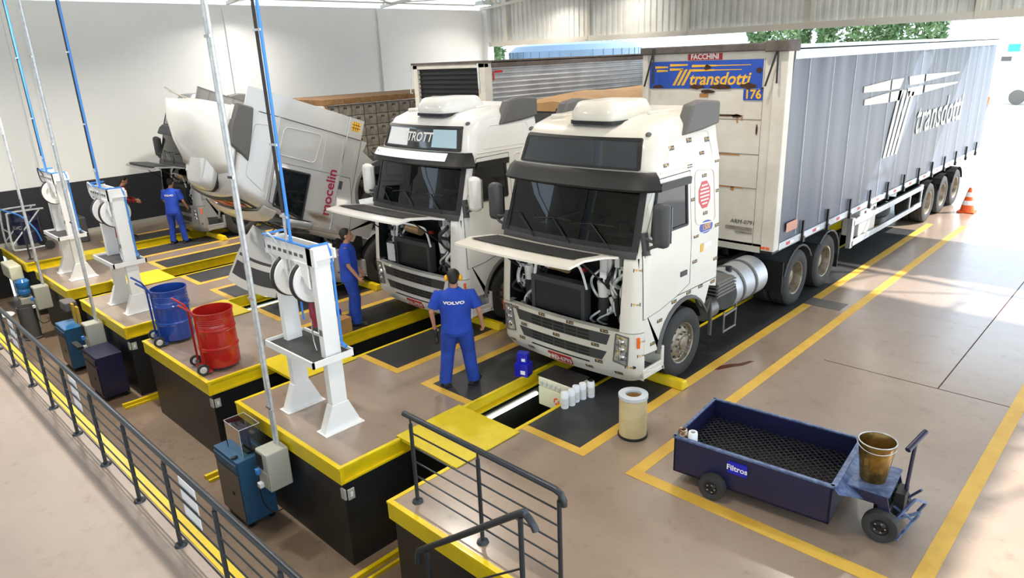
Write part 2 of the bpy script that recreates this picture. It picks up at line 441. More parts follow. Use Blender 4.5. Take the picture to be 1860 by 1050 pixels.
# roof and trusses
mb = MB(); vs = []; fs = []; y = -9.0; i = 0
def roofz(x): return 8.0 + .10*(x-XL)
while y <= 23.2:
    dz = .05 if i % 2 else 0
    vs += [(XL-.3, y, roofz(XL)+dz), (9, y, roofz(9)+dz)]; y += .3; i += 1
for k in range(i-1): fs.append((2*k, 2*k+1, 2*k+3, 2*k+2))
mb.add(vs, fs); struct(mb.build('ceiling', 'roof'))
for k, y in enumerate((-.9, 5.1, 11.1, 17.1, 22.3)):
    mb = MB()
    def zt(x): return roofz(x)-.12
    def zb(x): return 6.46 + .075*(x-XL)
    mb.bar((XL+.1, y, zb(XL)), (8.9, y, zb(8.9)), .1, .1); mb.bar((XL+.1, y, zt(XL)), (8.9, y, zt(8.9)), .1, .1)
    x = XL+.2; up = True
    while x < 8.0:
        mb.bar((x, y, zb(x) if up else zt(x)), (x+1.1, y, zt(x+1.1) if up else zb(x+1.1)), .05, .05); x += 1.1; up = not up
    struct(mb.build('trim_roof_truss_%d' % (k+1), 'steelwhite'))
mb = MB()
for x in (-22.6, -19.0, -15.0, -11.0, -7.0, -3.0, 1.0, 5.0):
    mb.bar((x, -9, roofz(x)-.1), (x, 22.7, roofz(x)-.1), .06, .12)
    mb.bar((x, -9, 6.5+.075*(x-XL)), (x, 22.7, 6.5+.075*(x-XL)), .05, .05)
struct(mb.build('trim_purlins', 'steelwhite'))
mb = MB()
x = -22.6
while x < 3:
    for y0 in (5.1, 11.1, 17.1):
        mb.bar((x, y0, 6.5+.075*(x-XL)), (x+2, y0+3, 6.5+.075*(x+2-XL)), .04, .04)
        mb.bar((x+2, y0+3, 6.5+.075*(x+2-XL)), (x, y0+6, 6.5+.075*(x-XL)), .04, .04)
    x += 4
struct(mb.build('trim_roof_bracing', 'steelwhite'))

# ceiling lamps with their own light
def lamp(x, y, label, pw=1.0):
    z = 6.25 + .075*(x-XL)
    t = thing('ceiling_lamp', label, 'ceiling lamp', (x, y, z), 0, 'square high bay lamps under the roof')
    MB().prism([(-.3, 0), (.3, 0), (.16, .16), (-.16, .16)], 'y', -.2, .2).build('housing', 'stand', t)
    box(-.27, .27, -.17, .17, -.012, -.001).build('lamp_face', 'lampface', t)
    MB().cyl((0, 0, .15), (0, 0, .32), .02, n=8).build('hanger', 'steelwhite', t)
    L = bpy.data.lights.new('lamp_light', 'AREA'); L.shape = 'RECTANGLE'; L.size = .5; L.size_y = .32; L.energy = LAMP_W*pw; L.color = (1, .93, .84); L.spread = R(150)
    lo = bpy.data.objects.new('lamp_light', L); C.objects.link(lo); lo.parent = t; lo.location = (0, 0, -.03)
    return t
lamp(-21.5, 11.0, 'bright ceiling lamp nearest the white wall, beside the blue and black hoses', .6)
lamp(-18.8, 21.6, 'small ceiling lamp against the grey corrugated sheet, left of two others', .3)
lamp(-15.4, 21.6, 'rightmost small ceiling lamp at the very top edge against corrugated sheet', .3)
lamp(-21.1, 20.4, 'dim ceiling lamp beside the end pillar of the white wall', .3)
for gx in (-17, -11, -5):  # lamps out of view, added to brighten the bays
    for gy in (3, 9, 15):
        if (gx, gy) != (-17, 15): lamp(gx, gy, 'added unseen ceiling lamp %s over the %s bay' % ({3: 'in front', 9: 'midway', 15: 'far back'}[gy], {-17: 'left', -11: 'middle', -5: 'right'}[gx]), {-17: 2.2, -11: 1.0, -5: .75}[gx])

# ================================================================== TRUCK PIECES
PROF = [(.26, 1.17, .10, .07, .20), (.40, 1.24, .03, .07, .20), (.98, 1.25, .0, .07, .20), (1.27, 1.25, .02, .07, .20), (2.02, 1.25, .09, .07, .20),
        (2.10, 1.245, .12, .08, .20), (2.86, 1.20, .33, .08, .20), (3.02, 1.20, .36, .08, .20), (3.38, 1.12, .46, .09, .22), (3.48, 1.08, .56, .1, .24), (3.55, .99, .76, .1, .28), (3.58, .84, 1.05, .1, .3)]
def prof_at(z):
    P = PROF
    if z <= P[0][0]: return P[0][1:]
    for i in range(len(P)-1):
        if z <= P[i+1][0]:
            t = (z-P[i][0])/(P[i+1][0]-P[i][0]); return tuple(P[i][j]*(1-t)+P[i+1][j]*t for j in range(1, 5))
    return P[-1][1:]
def lift(y, z): return z + (.13*min(1, (z-3.25)/.3)*max(0, min(1, y/2.1)) if z > 3.25 else 0)
def surf(s, z, off=0.0):
    w, y0, b, r = prof_at(z); sg = -1 if s < 0 else 1; s = abs(s); a = w-r
    if s <= a: x = s; y = y0+b*(s/a)**2; nx, ny = 2*b*s/a/a*.7, -1
    elif s < a+PI/2*r:
        th = (s-a)/r; x = a+r*math.sin(th); y = y0+b+r*(1-math.cos(th)); nx, ny = math.sin(th), -math.cos(th)
    else: x = w; y = y0+b+r+(s-a-PI/2*r); nx, ny = 1, 0
    q = math.hypot(nx, ny); x += off*nx/q; y += off*ny/q
    return Vector((sg*x, y, lift(y, z)))
def sside(y, z):
    w, y0, b, r = prof_at(z); return w-r+PI/2*r + y-(y0+b+r)
def T2s(T, z, yr=2.12):
    w, y0, b, r = prof_at(z); sg = -1 if T < 0 else 1; T = abs(T); a = w-r
    if T <= 1: return sg*T*a
    if T <= 2: return sg*(a+(T-1)*PI/2*r)
    return sg*(a+PI/2*r+(T-2)*(yr-(y0+b+r)))
TS = [0, .25, .5, .75, .95, 1.0, 1.17, 1.33, 1.5, 1.67, 1.83, 2.0, 2.1, 2.3, 2.5, 2.75, 3.0]
TS = [-t for t in reversed(TS[1:])] + TS
def shell(mb, zs, keep, off=0.0, mi=0, cap=True, yr=2.12):
    n = len(TS); vs = []; idx = len(mb.v)
    for z in zs:
        for T in TS: vs.append(surf(T2s(T, z, yr), z, off))
    fs = []
    for i in range(len(zs)-1):
        for j in range(n-1):
            T = (TS[j]+TS[j+1])/2; z = (zs[i]+zs[i+1])/2
            if keep(abs(T), z): fs.append((i*n+j, i*n+j+1, (i+1)*n+j+1, (i+1)*n+j))
        if keep(3.0, (zs[i]+zs[i+1])/2): fs.append((i*n+n-1, i*n, (i+1)*n, (i+1)*n+n-1))
    if cap: fs.append(tuple((len(zs)-1)*n+j for j in range(n)))
    mb.add(vs, fs, mi)
def patch(mb, P, nu, nv, fn, o1=.006, o0=-.01, mi=0):
    """P: four (u, z) corners bl, br, tr, tl; fn(u, z, off); a raised plate with edges"""
    vs = []; fs = []
    def pt(i, j, o):
        u = i/nu; v = j/nv
        a = [P[0][k]*(1-u)+P[1][k]*u for k in (0, 1)]; b = [P[3][k]*(1-u)+P[2][k]*u for k in (0, 1)]
        return fn(a[0]*(1-v)+b[0]*v, a[1]*(1-v)+b[1]*v, o)
    W_ = nu+1
    for j in range(nv+1):
        for i in range(nu+1): vs.append(pt(i, j, o1))
    for j in range(nv):
        for i in range(nu): fs.append((j*W_+i, j*W_+i+1, (j+1)*W_+i+1, (j+1)*W_+i))
    per = [(i, 0) for i in range(nu)] + [(nu, j) for j in range(nv)] + [(i, nv) for i in range(nu, 0, -1)] + [(0, j) for j in range(nv, 0, -1)]
    k = len(vs); 
    for i, j in per: vs.append(pt(i, j, o0))
    for q, (i, j) in enumerate(per):
        i2, j2 = per[(q+1) % len(per)]; fs.append((j*W_+i, j2*W_+i2, k+(q+1) % len(per), k+q))
    mb.add(vs, fs, mi); return mb
def front(u, z, o): return surf(u, z, o)
def side(sg):
    return lambda y, z, o: surf(sg*sside(y, z), z, o)
def rpoly(mb, poly, fn, o=.006, mi=0):
    """flat polygon with rounded corners mapped on a surface, fan of quads"""
    vs = [fn(u, z, o) for u, z in poly]; c = (sum(p[0] for p in poly)/len(poly), sum(p[1] for p in poly)/len(poly))
    k = len(vs); vs.append(fn(c[0], c[1], o)); vs += [fn(u, z, -.008) for u, z in poly]
    fs = [(i, (i+1) % k, k) for i in range(k)] + [(i, (i+1) % k, k+1+(i+1) % k, k+1+i) for i in range(k)]
    mb.add(vs, fs, mi); return mb
def rrect(pts, r, n=5):
    """round the corners of a polygon"""
    out = []; k = len(pts)
    for i in range(k):
        p = Vector(pts[i]); a = Vector(pts[i-1]); b = Vector(pts[(i+1) % k])
        u = (a-p).normalized()*r; v = (b-p).normalized()*r
        for j in range(n+1):
            t = j/n; q = (p+u)*(1-t)**2 + p*2*t*(1-t) + (p+v)*t*t
            out.append((q.x, q.y))
    return out

def wheel(parent, x, y, sg, dual=False, rim='rim', r=.51, name='wheel', xf=None):
    w = .30 if not dual else .62
    mb = MB(); h = w
    def tyre(x0):
        pr = [(.30, 0), (.33, -.015), (.43, -.02), (.485, .0), (r, .03), (r, .1), (r-.012, .105), (r-.012, .115), (r, .12), (r, .18), (r-.012, .185), (r-.012, .195), (r, .20), (r, .27), (.485, .30), (.43, .315), (.33, .31), (.30, .30)]
        mb.lathe([(a, x0-sg*b) for a, b in pr], 'x', (0, y, r), 36)
    tyre(x)
    if dual: tyre(x-sg*.34)
    t = mb.build(name, 'rubber', parent, xf, smooth=True)
    rb = MB()
    def X(d): return x-sg*d
    if dual: pr = [(.30, 0.0), (.285, .01), (.27, .05), (.26, .16), (.17, .18), (.13, .17), (.12, .10), (.06, .09), (0.001, .09)]
    else: pr = [(.30, 0.0), (.285, .01), (.27, .06), (.25, .07), (.20, .03), (.15, .02), (.145, .02), (.10, .0), (.095, -.02), (.06, -.03), (0.001, -.03)]
    rb.lathe([(a, X(b)) for a, b in pr], 'x', (0, y, r), 36)
    ro = rb.build('rim', rim, t, xf, smooth=True)
    bb = MB()
    for k in range(10):
        a = 2*PI*k/10; rr = .155 if not dual else .14; d = -.0 if not dual else .15
        cy, cz = y+rr*math.cos(a), r+rr*math.sin(a)
        bb.cyl((X(d+.03), cy, cz), (X(d-.035), cy, cz), .016, n=6)
    bb.build('wheel_nuts', 'chrome' if rim == 'rim' else 'rim_dark', t, xf)
    if not dual:
        hb = MB()
        for k in range(10):
            a = 2*PI*(k+.5)/10; cy, cz = y+.222*math.cos(a), r+.222*math.sin(a)
            hb.cyl((X(.06), cy, cz), (X(.036), cy, cz), .02, n=8)
        hb.build('rim_holes', 'black', t, xf)
    return t

def sticker(parent, fn, u, z, w=.125, h=.046, flip=1):
    mb = MB(); a = mb.m('logoblue_dark'); b = mb.m('logoyellow'); c = mb.m('sticker_grey')
    def q(u0, u1, z0, z1, o, mi): 
        mb.add([fn(u0, z0, o), fn(u1, z0, o), fn(u1, z1, o), fn(u0, z1, o)], [(0, 1, 2, 3)], mi)
    w2, h2 = w/2, h/2
    q(u-w2, u+w2, z-h2, z+h2, .0030, a)
    q(u-w2*.7*1, u-w2*.1, z+h2*.2, z+h2*.7, .0038, b); q(u-w2*.5, u-w2*.3, z-h2*.7, z+h2*.2, .0038, b)
    q(u+w2*.05, u+w2*.85, z-h2*.45, z+h2*.35, .0038, c)
    return mb.build('logo_sticker', None, parent)
M['logoblue_dark'] = mat('sticker_blue', '22304F', .4)
M['sticker_grey'] = mat('sticker_tan', 'A08A50', .5)

def cab(root, paint, xf=None, opt={}):
    """everything that tilts with the cab"""
    zs = [1.27, 1.5, 1.75, 1.98, 2.10, 2.3, 2.58, 2.86, 2.94, 3.02, 3.14, 3.26, 3.38, 3.44, 3.48, 3.52, 3.55, 3.57, 3.58]
    def keep(T, z):
        if z < 1.98 and T < .95: return False
        if 2.10 < z < 2.86 and T < 1.17: return False
        return True
    mb = MB(); shell(mb, zs, keep)
    shell(mb, [.99, 1.13, 1.27], lambda T, z: .95 < T < 2.05, cap=False)
    # lower side panels with the wheel arch
    for sg in (-1, 1):
        poly = [(.27, 1.28), (.27, .66), (.70, .62)]
        for k in range(0, 12):
            a = R(172-k*12.5); poly.append((1.25+.66*math.cos(a), .53+.66*math.sin(a)))
        poly += [(1.92, 1.20), (2.12, 1.14), (2.12, 1.28)]
        mb.prism(poly, 'x', sg*1.20, sg*1.25)
    body = mb.build('cab_body', paint, root, xf, smooth=True, ang=30)
    body.modifiers.new('w', 'WELD').merge_threshold = .0005
    # dark lining, dashboard, seats, steering wheel seen through the windscreen
    mb = MB(); shell(mb, [1.99, 2.10, 2.3, 2.58, 2.86, 3.3], lambda T, z: not (2.10 < z < 2.86 and T < 1.17), off=-.05, yr=2.0)
    lining = mb.build('cab_lining', 'interior', root, xf)
    MB().prism([(.20, 2.0), (.20, 2.09), (.55, 2.13), (.70, 2.02), (.70, 1.99)], 'x', -1.12, 1.12).build('dashboard', 'interior', root, xf, smooth=True)
    for sx in (-.6, .6):
        s_ = MB(); s_.bx(sx-.25, sx+.25, 1.15, 1.6, 2.0, 2.1); s_.bx(sx-.24, sx+.24, 1.5, 1.66, 2.1, 2.62); s_.bx(sx-.13, sx+.13, 1.52, 1.64, 2.62, 2.8)
        s_.build('cab_seat', 'seat', root, xf, bevel=.04)
    sw = MB(); pts = []
    for k in range(25):
        a = 2*PI*k/24; pts.append((.6+.21*math.cos(a), .86+.10*math.sin(a), 2.24+.19*math.sin(a)))
    sw.tube(pts, .014, 6); sw.bar((.42, .86, 2.24), (.78, .86, 2.24), .03, .02); sw.build('steering_wheel', 'plastic', root, xf, smooth=True)
    # windscreen
    mb = MB(); patch(mb, [(-1.12, 2.07), (1.12, 2.07), (1.09, 2.88), (-1.09, 2.88)], 24, 6, front, .004, .0)
    mb.build('windscreen', 'glass', root, xf, smooth=True)
    mb = MB()
    for P in ([(-1.15, 2.05), (1.15, 2.05), (1.15, 2.12), (-1.15, 2.12)], [(-1.15, 2.80), (1.15, 2.80), (1.12, 2.92), (-1.12, 2.92)]):
        patch(mb, P, 24, 1, front, .012)
    for sg in (-1, 1): patch(mb, [(sg*1.08, 2.06), (sg*1.17, 2.06), (sg*1.14, 2.9), (sg*1.06, 2.9)], 2, 6, front, .012)
    mb.build('windscreen_seal', 'black', root, xf, smooth=True)
    # cowl under windscreen
    mb = MB(); patch(mb, [(-1.16, 1.97), (1.16, 1.97), (1.17, 2.06), (-1.17, 2.06)], 24, 2, front, .022)
    mb.build('cowl', 'plastic', root, xf, smooth=True)
    for x0, x1, x2 in ((-.75, -.95, -.35), (-.1, -.25, .3), (.55, .40, .95)):
        w_ = MB(); p0 = surf(x0+.25, 2.06, .03); p1 = surf(x1+.05, 2.35, .035); w_.tube([p0, p1], .008, 6)
        w_.tube([surf(x1-.3, 2.30, .02), p1, surf(x1+.38, 2.34, .02)], .007, 6); w_.build('wiper', 'black', root, xf)
    # upper window and surround
    up = rrect([(-.98, 3.07), (.98, 3.07), (.92, 3.40), (-.92, 3.40)], .09)
    mb = MB(); vs = []
    patch(mb, [(-.98, 3.06), (.98, 3.06), (.93, 3.385), (-.93, 3.385)], 20, 8, front, .012)
    uw = mb.build('upper_window', 'upglass', root, xf, smooth=True)
    fr = MB(); lp = []
    for P in ([(-1.0, 3.04), (1.0, 3.04), (1.0, 3.07), (-1.0, 3.07)], [(-.95, 3.38), (.95, 3.38), (.95, 3.41), (-.95, 3.41)]): patch(fr, P, 20, 2, front, .020)
    for sg in (-1, 1): patch(fr, [(sg*.97, 3.05), (sg*1.02, 3.05), (sg*.97, 3.40), (sg*.91, 3.40)], 2, 6, front, .020)
    fr.build('window_seal', 'black', root, xf, smooth=True)
    if opt.get('signs'):
        s1 = MB(); patch(s1, [(-.92, 3.09), (-.28, 3.09), (-.27, 3.36), (-.87, 3.36)], 8, 3, front, .016); s1.build('white_poster', 'paper', uw, xf)
        s1 = MB(); patch(s1, [(.36, 3.09), (.92, 3.09), (.86, 3.36), (.36, 3.36)], 8, 3, front, .016); s1.build('pale_blue_poster', 'poster', uw, xf)
        text('lettering', 'STROTT', .20, 'lettering', uw, lambda u, v, d: front(u-.02, 3.235+v, .019), shear=.25, bold=.004)
    if opt.get('uptext'):
        t_ = text('lettering', 'MOCELIN', .30, 'cone', uw, lambda u, v, d: (xf or Matrix()) @ front(u, 3.22+v, .020), sx=1.25, bold=.006)
    # sun visor: a wing held in front of the screen top
    mb = MB(); vs = []; n = 26; pr = [(-.0, 2.82, .16), (.0, 2.80, .15), (-.0, 2.99, .09), (.0, 3.01, .10)]
    def vz(u, z, o): 
        p = surf(u, 2.92, o); p.z = z; return p
    for i in range(n+1):
        u = -1.22 + 2.44*i/n
        vs += [vz(u, 2.80, .17), vz(u, 2.83, .185), vz(u, 2.97, .11), vz(u, 3.03, .03), vz(u, 3.0, .03), vz(u, 2.95, .09), vz(u, 2.82, .15)]
    k = 7; fs = []
    for i in range(n):
        for j in range(k): fs.append((i*k+j, i*k+(j+1) % k, (i+1)*k+(j+1) % k, (i+1)*k+j))
    fs.append(tuple(range(k))); fs.append(tuple(n*k+j for j in range(k)))
    mb.add(vs, fs)
    vis = mb.build('sun_visor', opt.get('visor', 'black'), root, xf, smooth=True)
    if opt.get('visorstrip'):
        sgn = MB(); vs = []; n2 = 20
        for i in range(n2+1):
            u = -1.12 + 1.95*i/n2; vs += [vz(u, 2.90, .16), vz(u, 3.02, .075)]
        sgn.add(vs, [(2*i, 2*i+2, 2*i+3, 2*i+1) for i in range(n2)]); sgn.build('visor_strip', 'paper', vis, xf)
    # doors, seams, side windows, deflectors, mirrors
    for sg in (-1, 1):
        f = side(sg)
        d = MB(); rpoly(d, rrect([(.24, 1.20), (.62, .98), (.98, 1.22), (1.36, 1.36), (1.33, 2.92), (.55, 2.93), (.30, 2.55), (.23, 2.0)], .05, 3), f, .006)
        # strips so that the panel keeps its curve
        door = MB(); y0s = [(.235, 1.16, 2.05), (.30, 1.165, 2.35), (.40, 1.17, 2.62), (.50, 1.18, 2.80), (.60, 1.19, 2.91), (.8, 1.22, 2.93), (1.0, 1.27, 2.94), (1.2, 1.33, 2.94), (1.35, 1.38, 2.93)]
        for (a, z0, z1), (b, w0, w1) in zip(y0s[:-1], y0s[1:]): patch(door, [(a, z0), (b, w0), (b, w1), (a, z1)], 1, 8, f, .006, 0)
        do = door.build('door', paint, root, xf, smooth=True, ang=30)
        sm = MB()
        path = [(.235, 2.05), (.235, 1.16), (.6, 1.19), (1.0, 1.27), (1.36, 1.38), (1.34, 2.94), (.60, 2.93), (.235, 2.05)]
        for a, b in zip(path[:-1], path[1:]):
            k2 = max(1, int(math.dist(a, b)/.1))
            sm.tube([f(a[0]+(b[0]-a[0])*i/k2, a[1]+(b[1]-a[1])*i/k2, .004) for i in range(k2+1)], .005, 5)
        sm.build('door_seam', 'plastic', do, xf)
        # window
        wn_ = MB(); P = [(.40, 2.24), (1.24, 2.24), (1.24, 2.82), (.56, 2.84)]
        patch(wn_, P, 6, 5, f, .010); wo_ = wn_.build('side_window', 'darkglass', do, xf, smooth=True)
        fr = MB(); q = P+[P[0]]
        for a, b in zip(q[:-1], q[1:]):
            fr.tube([f(a[0]+(b[0]-a[0])*i/6, a[1]+(b[1]-a[1])*i/6, .010) for i in range(7)], .022, 6)
        fr.build('window_frame', 'black', do, xf, smooth=True)
        if not opt.get('nowd'):
            wd = MB(); patch(wd, [(.56, 2.78), (1.30, 2.78), (1.32, 2.87), (.60, 2.87)], 6, 1, f, .05, .01); wd.build('wind_deflector', 'black', do, xf, smooth=True)
        h = MB(); patch(h, [(1.10, 1.53), (1.26, 1.53), (1.26, 1.60), (1.10, 1.60)], 1, 1, f, .02); h.build('door_handle', 'plastic', do, xf)
        # sleeper embossed panel outline + belt line
        e = MB(); q = rrect([(1.47, 2.18), (2.02, 2.14), (1.98, 2.88), (1.47, 2.92)], .1, 4); q.append(q[0])
        e.tube([f(a, b, .001) for a, b in q], .012, 6); 
        e.tube([f(.62+.15*i, 3.0, .0) for i in range(11)], .010, 6)
        e.tube([f(1.38+.1*i, 1.36-.0*i, .0) for i in range(8)], .006, 6)
        e.tube([f(1.38+.1*i, 2.04, .0) for i in range(8)], .006, 6)
        q = rrect([(.75, 3.06), (1.95, 3.05), (1.90, 3.36), (.98, 3.38)], .06, 3); q.append(q[0]); e.tube([f(a, b, .001) for a, b in q], .007, 6)
        e.build('side_panel_moulding', paint, root, xf, smooth=True)
        # arch trim
        at = MB(); pts = []
        for k3 in range(0, 13): 
            a = R(176-k3*12.5); pts.append((sg*1.255, 1.25+.66*math.cos(a), .53+.66*math.sin(a)))
        pts += [(sg*1.255, 1.96, .98), (sg*1.255, 2.0, .62), (sg*1.25, 2.0, .40)]
        at.tube(pts, [(.035, .022)]*len(pts), 8); at.build('wheel_arch_trim', 'defl', root, xf, smooth=True)
        # roof side deflector (dark plastic fin)
        dfm = MB(); x0, x1 = sg*.98, sg*1.16
        dfm.prism([(1.22, 3.40), (1.30, 3.50), (1.46, 3.78), (1.75, 3.82), (2.16, 3.78), (2.16, 3.48), (1.75, 3.43)], 'x', x0, x1)
        dfm.build('side_deflector', 'defl', root, xf, bevel=.03, smooth=True)
        # mirror
        mm = opt.get('mirror', 'plastic'); mx = sg*1.44; ya = .22
        mb = MB(); mb.bx(mx-.11, mx+.11, ya, ya+.17, 2.14, 2.70); mo = mb.build('side_mirror', mm, root, xf, bevel=.07, smooth=True, ang=60)
        g = MB(); g.bx(mx-.09, mx+.09, ya+.172, ya+.178, 2.19, 2.65); g.build('mirror_glass', 'chrome', mo, xf)
        arm = MB()
        for z0, z1 in ((2.20, 2.30), (2.12, 2.12)): arm.tube(smoothpts([surf(sg*sside(.30, z1-.05), z1-.05, .0), (sg*1.33, .25, z0+.02), (mx, ya+.08, z0+.06)], 4), .022, 8)
        arm.tube([surf(sg*sside(.28, 2.02), 2.02, .02), surf(sg*sside(.3, 2.3), 2.3, .02)], .05, 8)
        arm.build('mirror_arm', 'plastic', root, xf, smooth=True)
        # small marker lamp
        ml = MB(); p = surf(sg*(sside(.62, 3.44)), 3.44, .0); ml.ell(p, (.035, .05, .035), 10, 6); ml.build('marker_lamp', 'defl', root, xf, smooth=True)
    # roof: air conditioner, ribs
    ac = MB(); rs = []
    def rr(cx, cy, z, hx, hy, n=28):
        out = []
        for j in range(n):
            a = 2*PI*j/n; c_, s_ = math.cos(a), math.sin(a); e = .35
            out.append((cx+hx*math.copysign(abs(c_)**e, c_), cy+hy*math.copysign(abs(s_)**e, s_), z))
        return out
    lay = [(3.60, .38, .50), (3.66, .39, .51), (3.72, .385, .50), (3.84, .34, .42), (3.86, .30, .38)]
    vs = [];
    for z, hx, hy in lay: vs += rr(.12, 1.08, z, hx, hy)
    fs = [(i*28+j, i*28+(j+1) % 28, (i+1)*28+(j+1) % 28, (i+1)*28+j) for i in range(4) for j in range(28)] + [tuple(4*28+j for j in range(28))]
    ac.add(vs, fs); aco = ac.build('roof_air_conditioner', paint, root, xf, smooth=True, ang=40)
    g = MB(); vs = rr(.12, 1.08, 3.57, .40, .52)+rr(.12, 1.08, 3.615, .40, .52); g.add(vs, [(j, (j+1) % 28, 28+(j+1) % 28, 28+j) for j in range(28)]+[tuple(28+j for j in range(28))]); g.build('gasket', 'black', aco, xf)
    if opt.get('hatch', 1):
        for x_ in (-.62, -.36, .62): MB().bx(x_-.03, x_+.03, 1.2, 1.95, 3.60, 3.70).build('roof_rib', paint, root, xf, bevel=.02)
        MB().bx(-.8, -.55, .85, 1.05, 3.58, 3.66).build('roof_vent', paint, root, xf, bevel=.02)
    # hood flap, hinged under the windscreen
    hx = opt.get('hood')
    if hx:
        a, hl = hx
        H = MB(); n = 16; vs = []; 
        Th = Matrix.Translation((0, .03, 2.02)) @ Matrix.Rotation(a, 4, 'X')
        for i in range(n+1):
            x = -1.0+2.0*i/n; c_ = .07*(1-(x/1.0)**2)
            for t_ in (0, 1):
                for y_, zz in ((0, 0), (-.3, .03), (-.7, .03), (-hl-.0, -.03)):
                    vs.append(Th @ Vector((x, y_-c_*(1 if y_ < -.5 else 1), zz - t_*.03)))
        fs = []
        for i in range(n):
            o = i*8; p = o+8
            for j in range(3): fs.append((o+j, o+j+1, p+j+1, p+j)); fs.append((o+4+j, p+4+j, p+5+j, o+5+j))
            fs.append((o, p, p+4, o+4)); fs.append((o+3, o+7, p+7, p+3))
        fs.append((0, 1, 2, 3, 7, 6, 5, 4)); fs.append(tuple(n*8+q for q in (0, 1, 2, 3, 7, 6, 5, 4)))
        H.add(vs, fs); ho = H.build('hood_flap', paint, root, xf, smooth=True)
        K = MB(); Kv = []
        for i in range(n+1):
            x = -.90+1.80*i/n; c_ = .07*(1-(x/1.0)**2)
            for y_, zz in ((opt.get('hg', (-.24, -.76))[0], opt.get('hz', .035)), (opt.get('hg', (-.24, -.76))[1], opt.get('hz', .035)-(.0 if not opt.get('hg') else .04))): Kv.append(Th @ Vector((x, y_-c_, zz)))
        K.add(Kv, [(2*i, 2*i+1, 2*i+3, 2*i+2) for i in range(n)]); K.build('hood_grille', opt.get('hoodgrille', 'black'), ho, xf)
        st = MB()
        st.tube([(-.80, .10, 1.55), Th @ Vector((-.8, -.6, 0))], .012, 6); st.tube([(.80, .10, 1.55), Th @ Vector((.8, -.6, 0))], .012, 6)
        st.build('gas_strut', 'black', ho, xf)
    return body

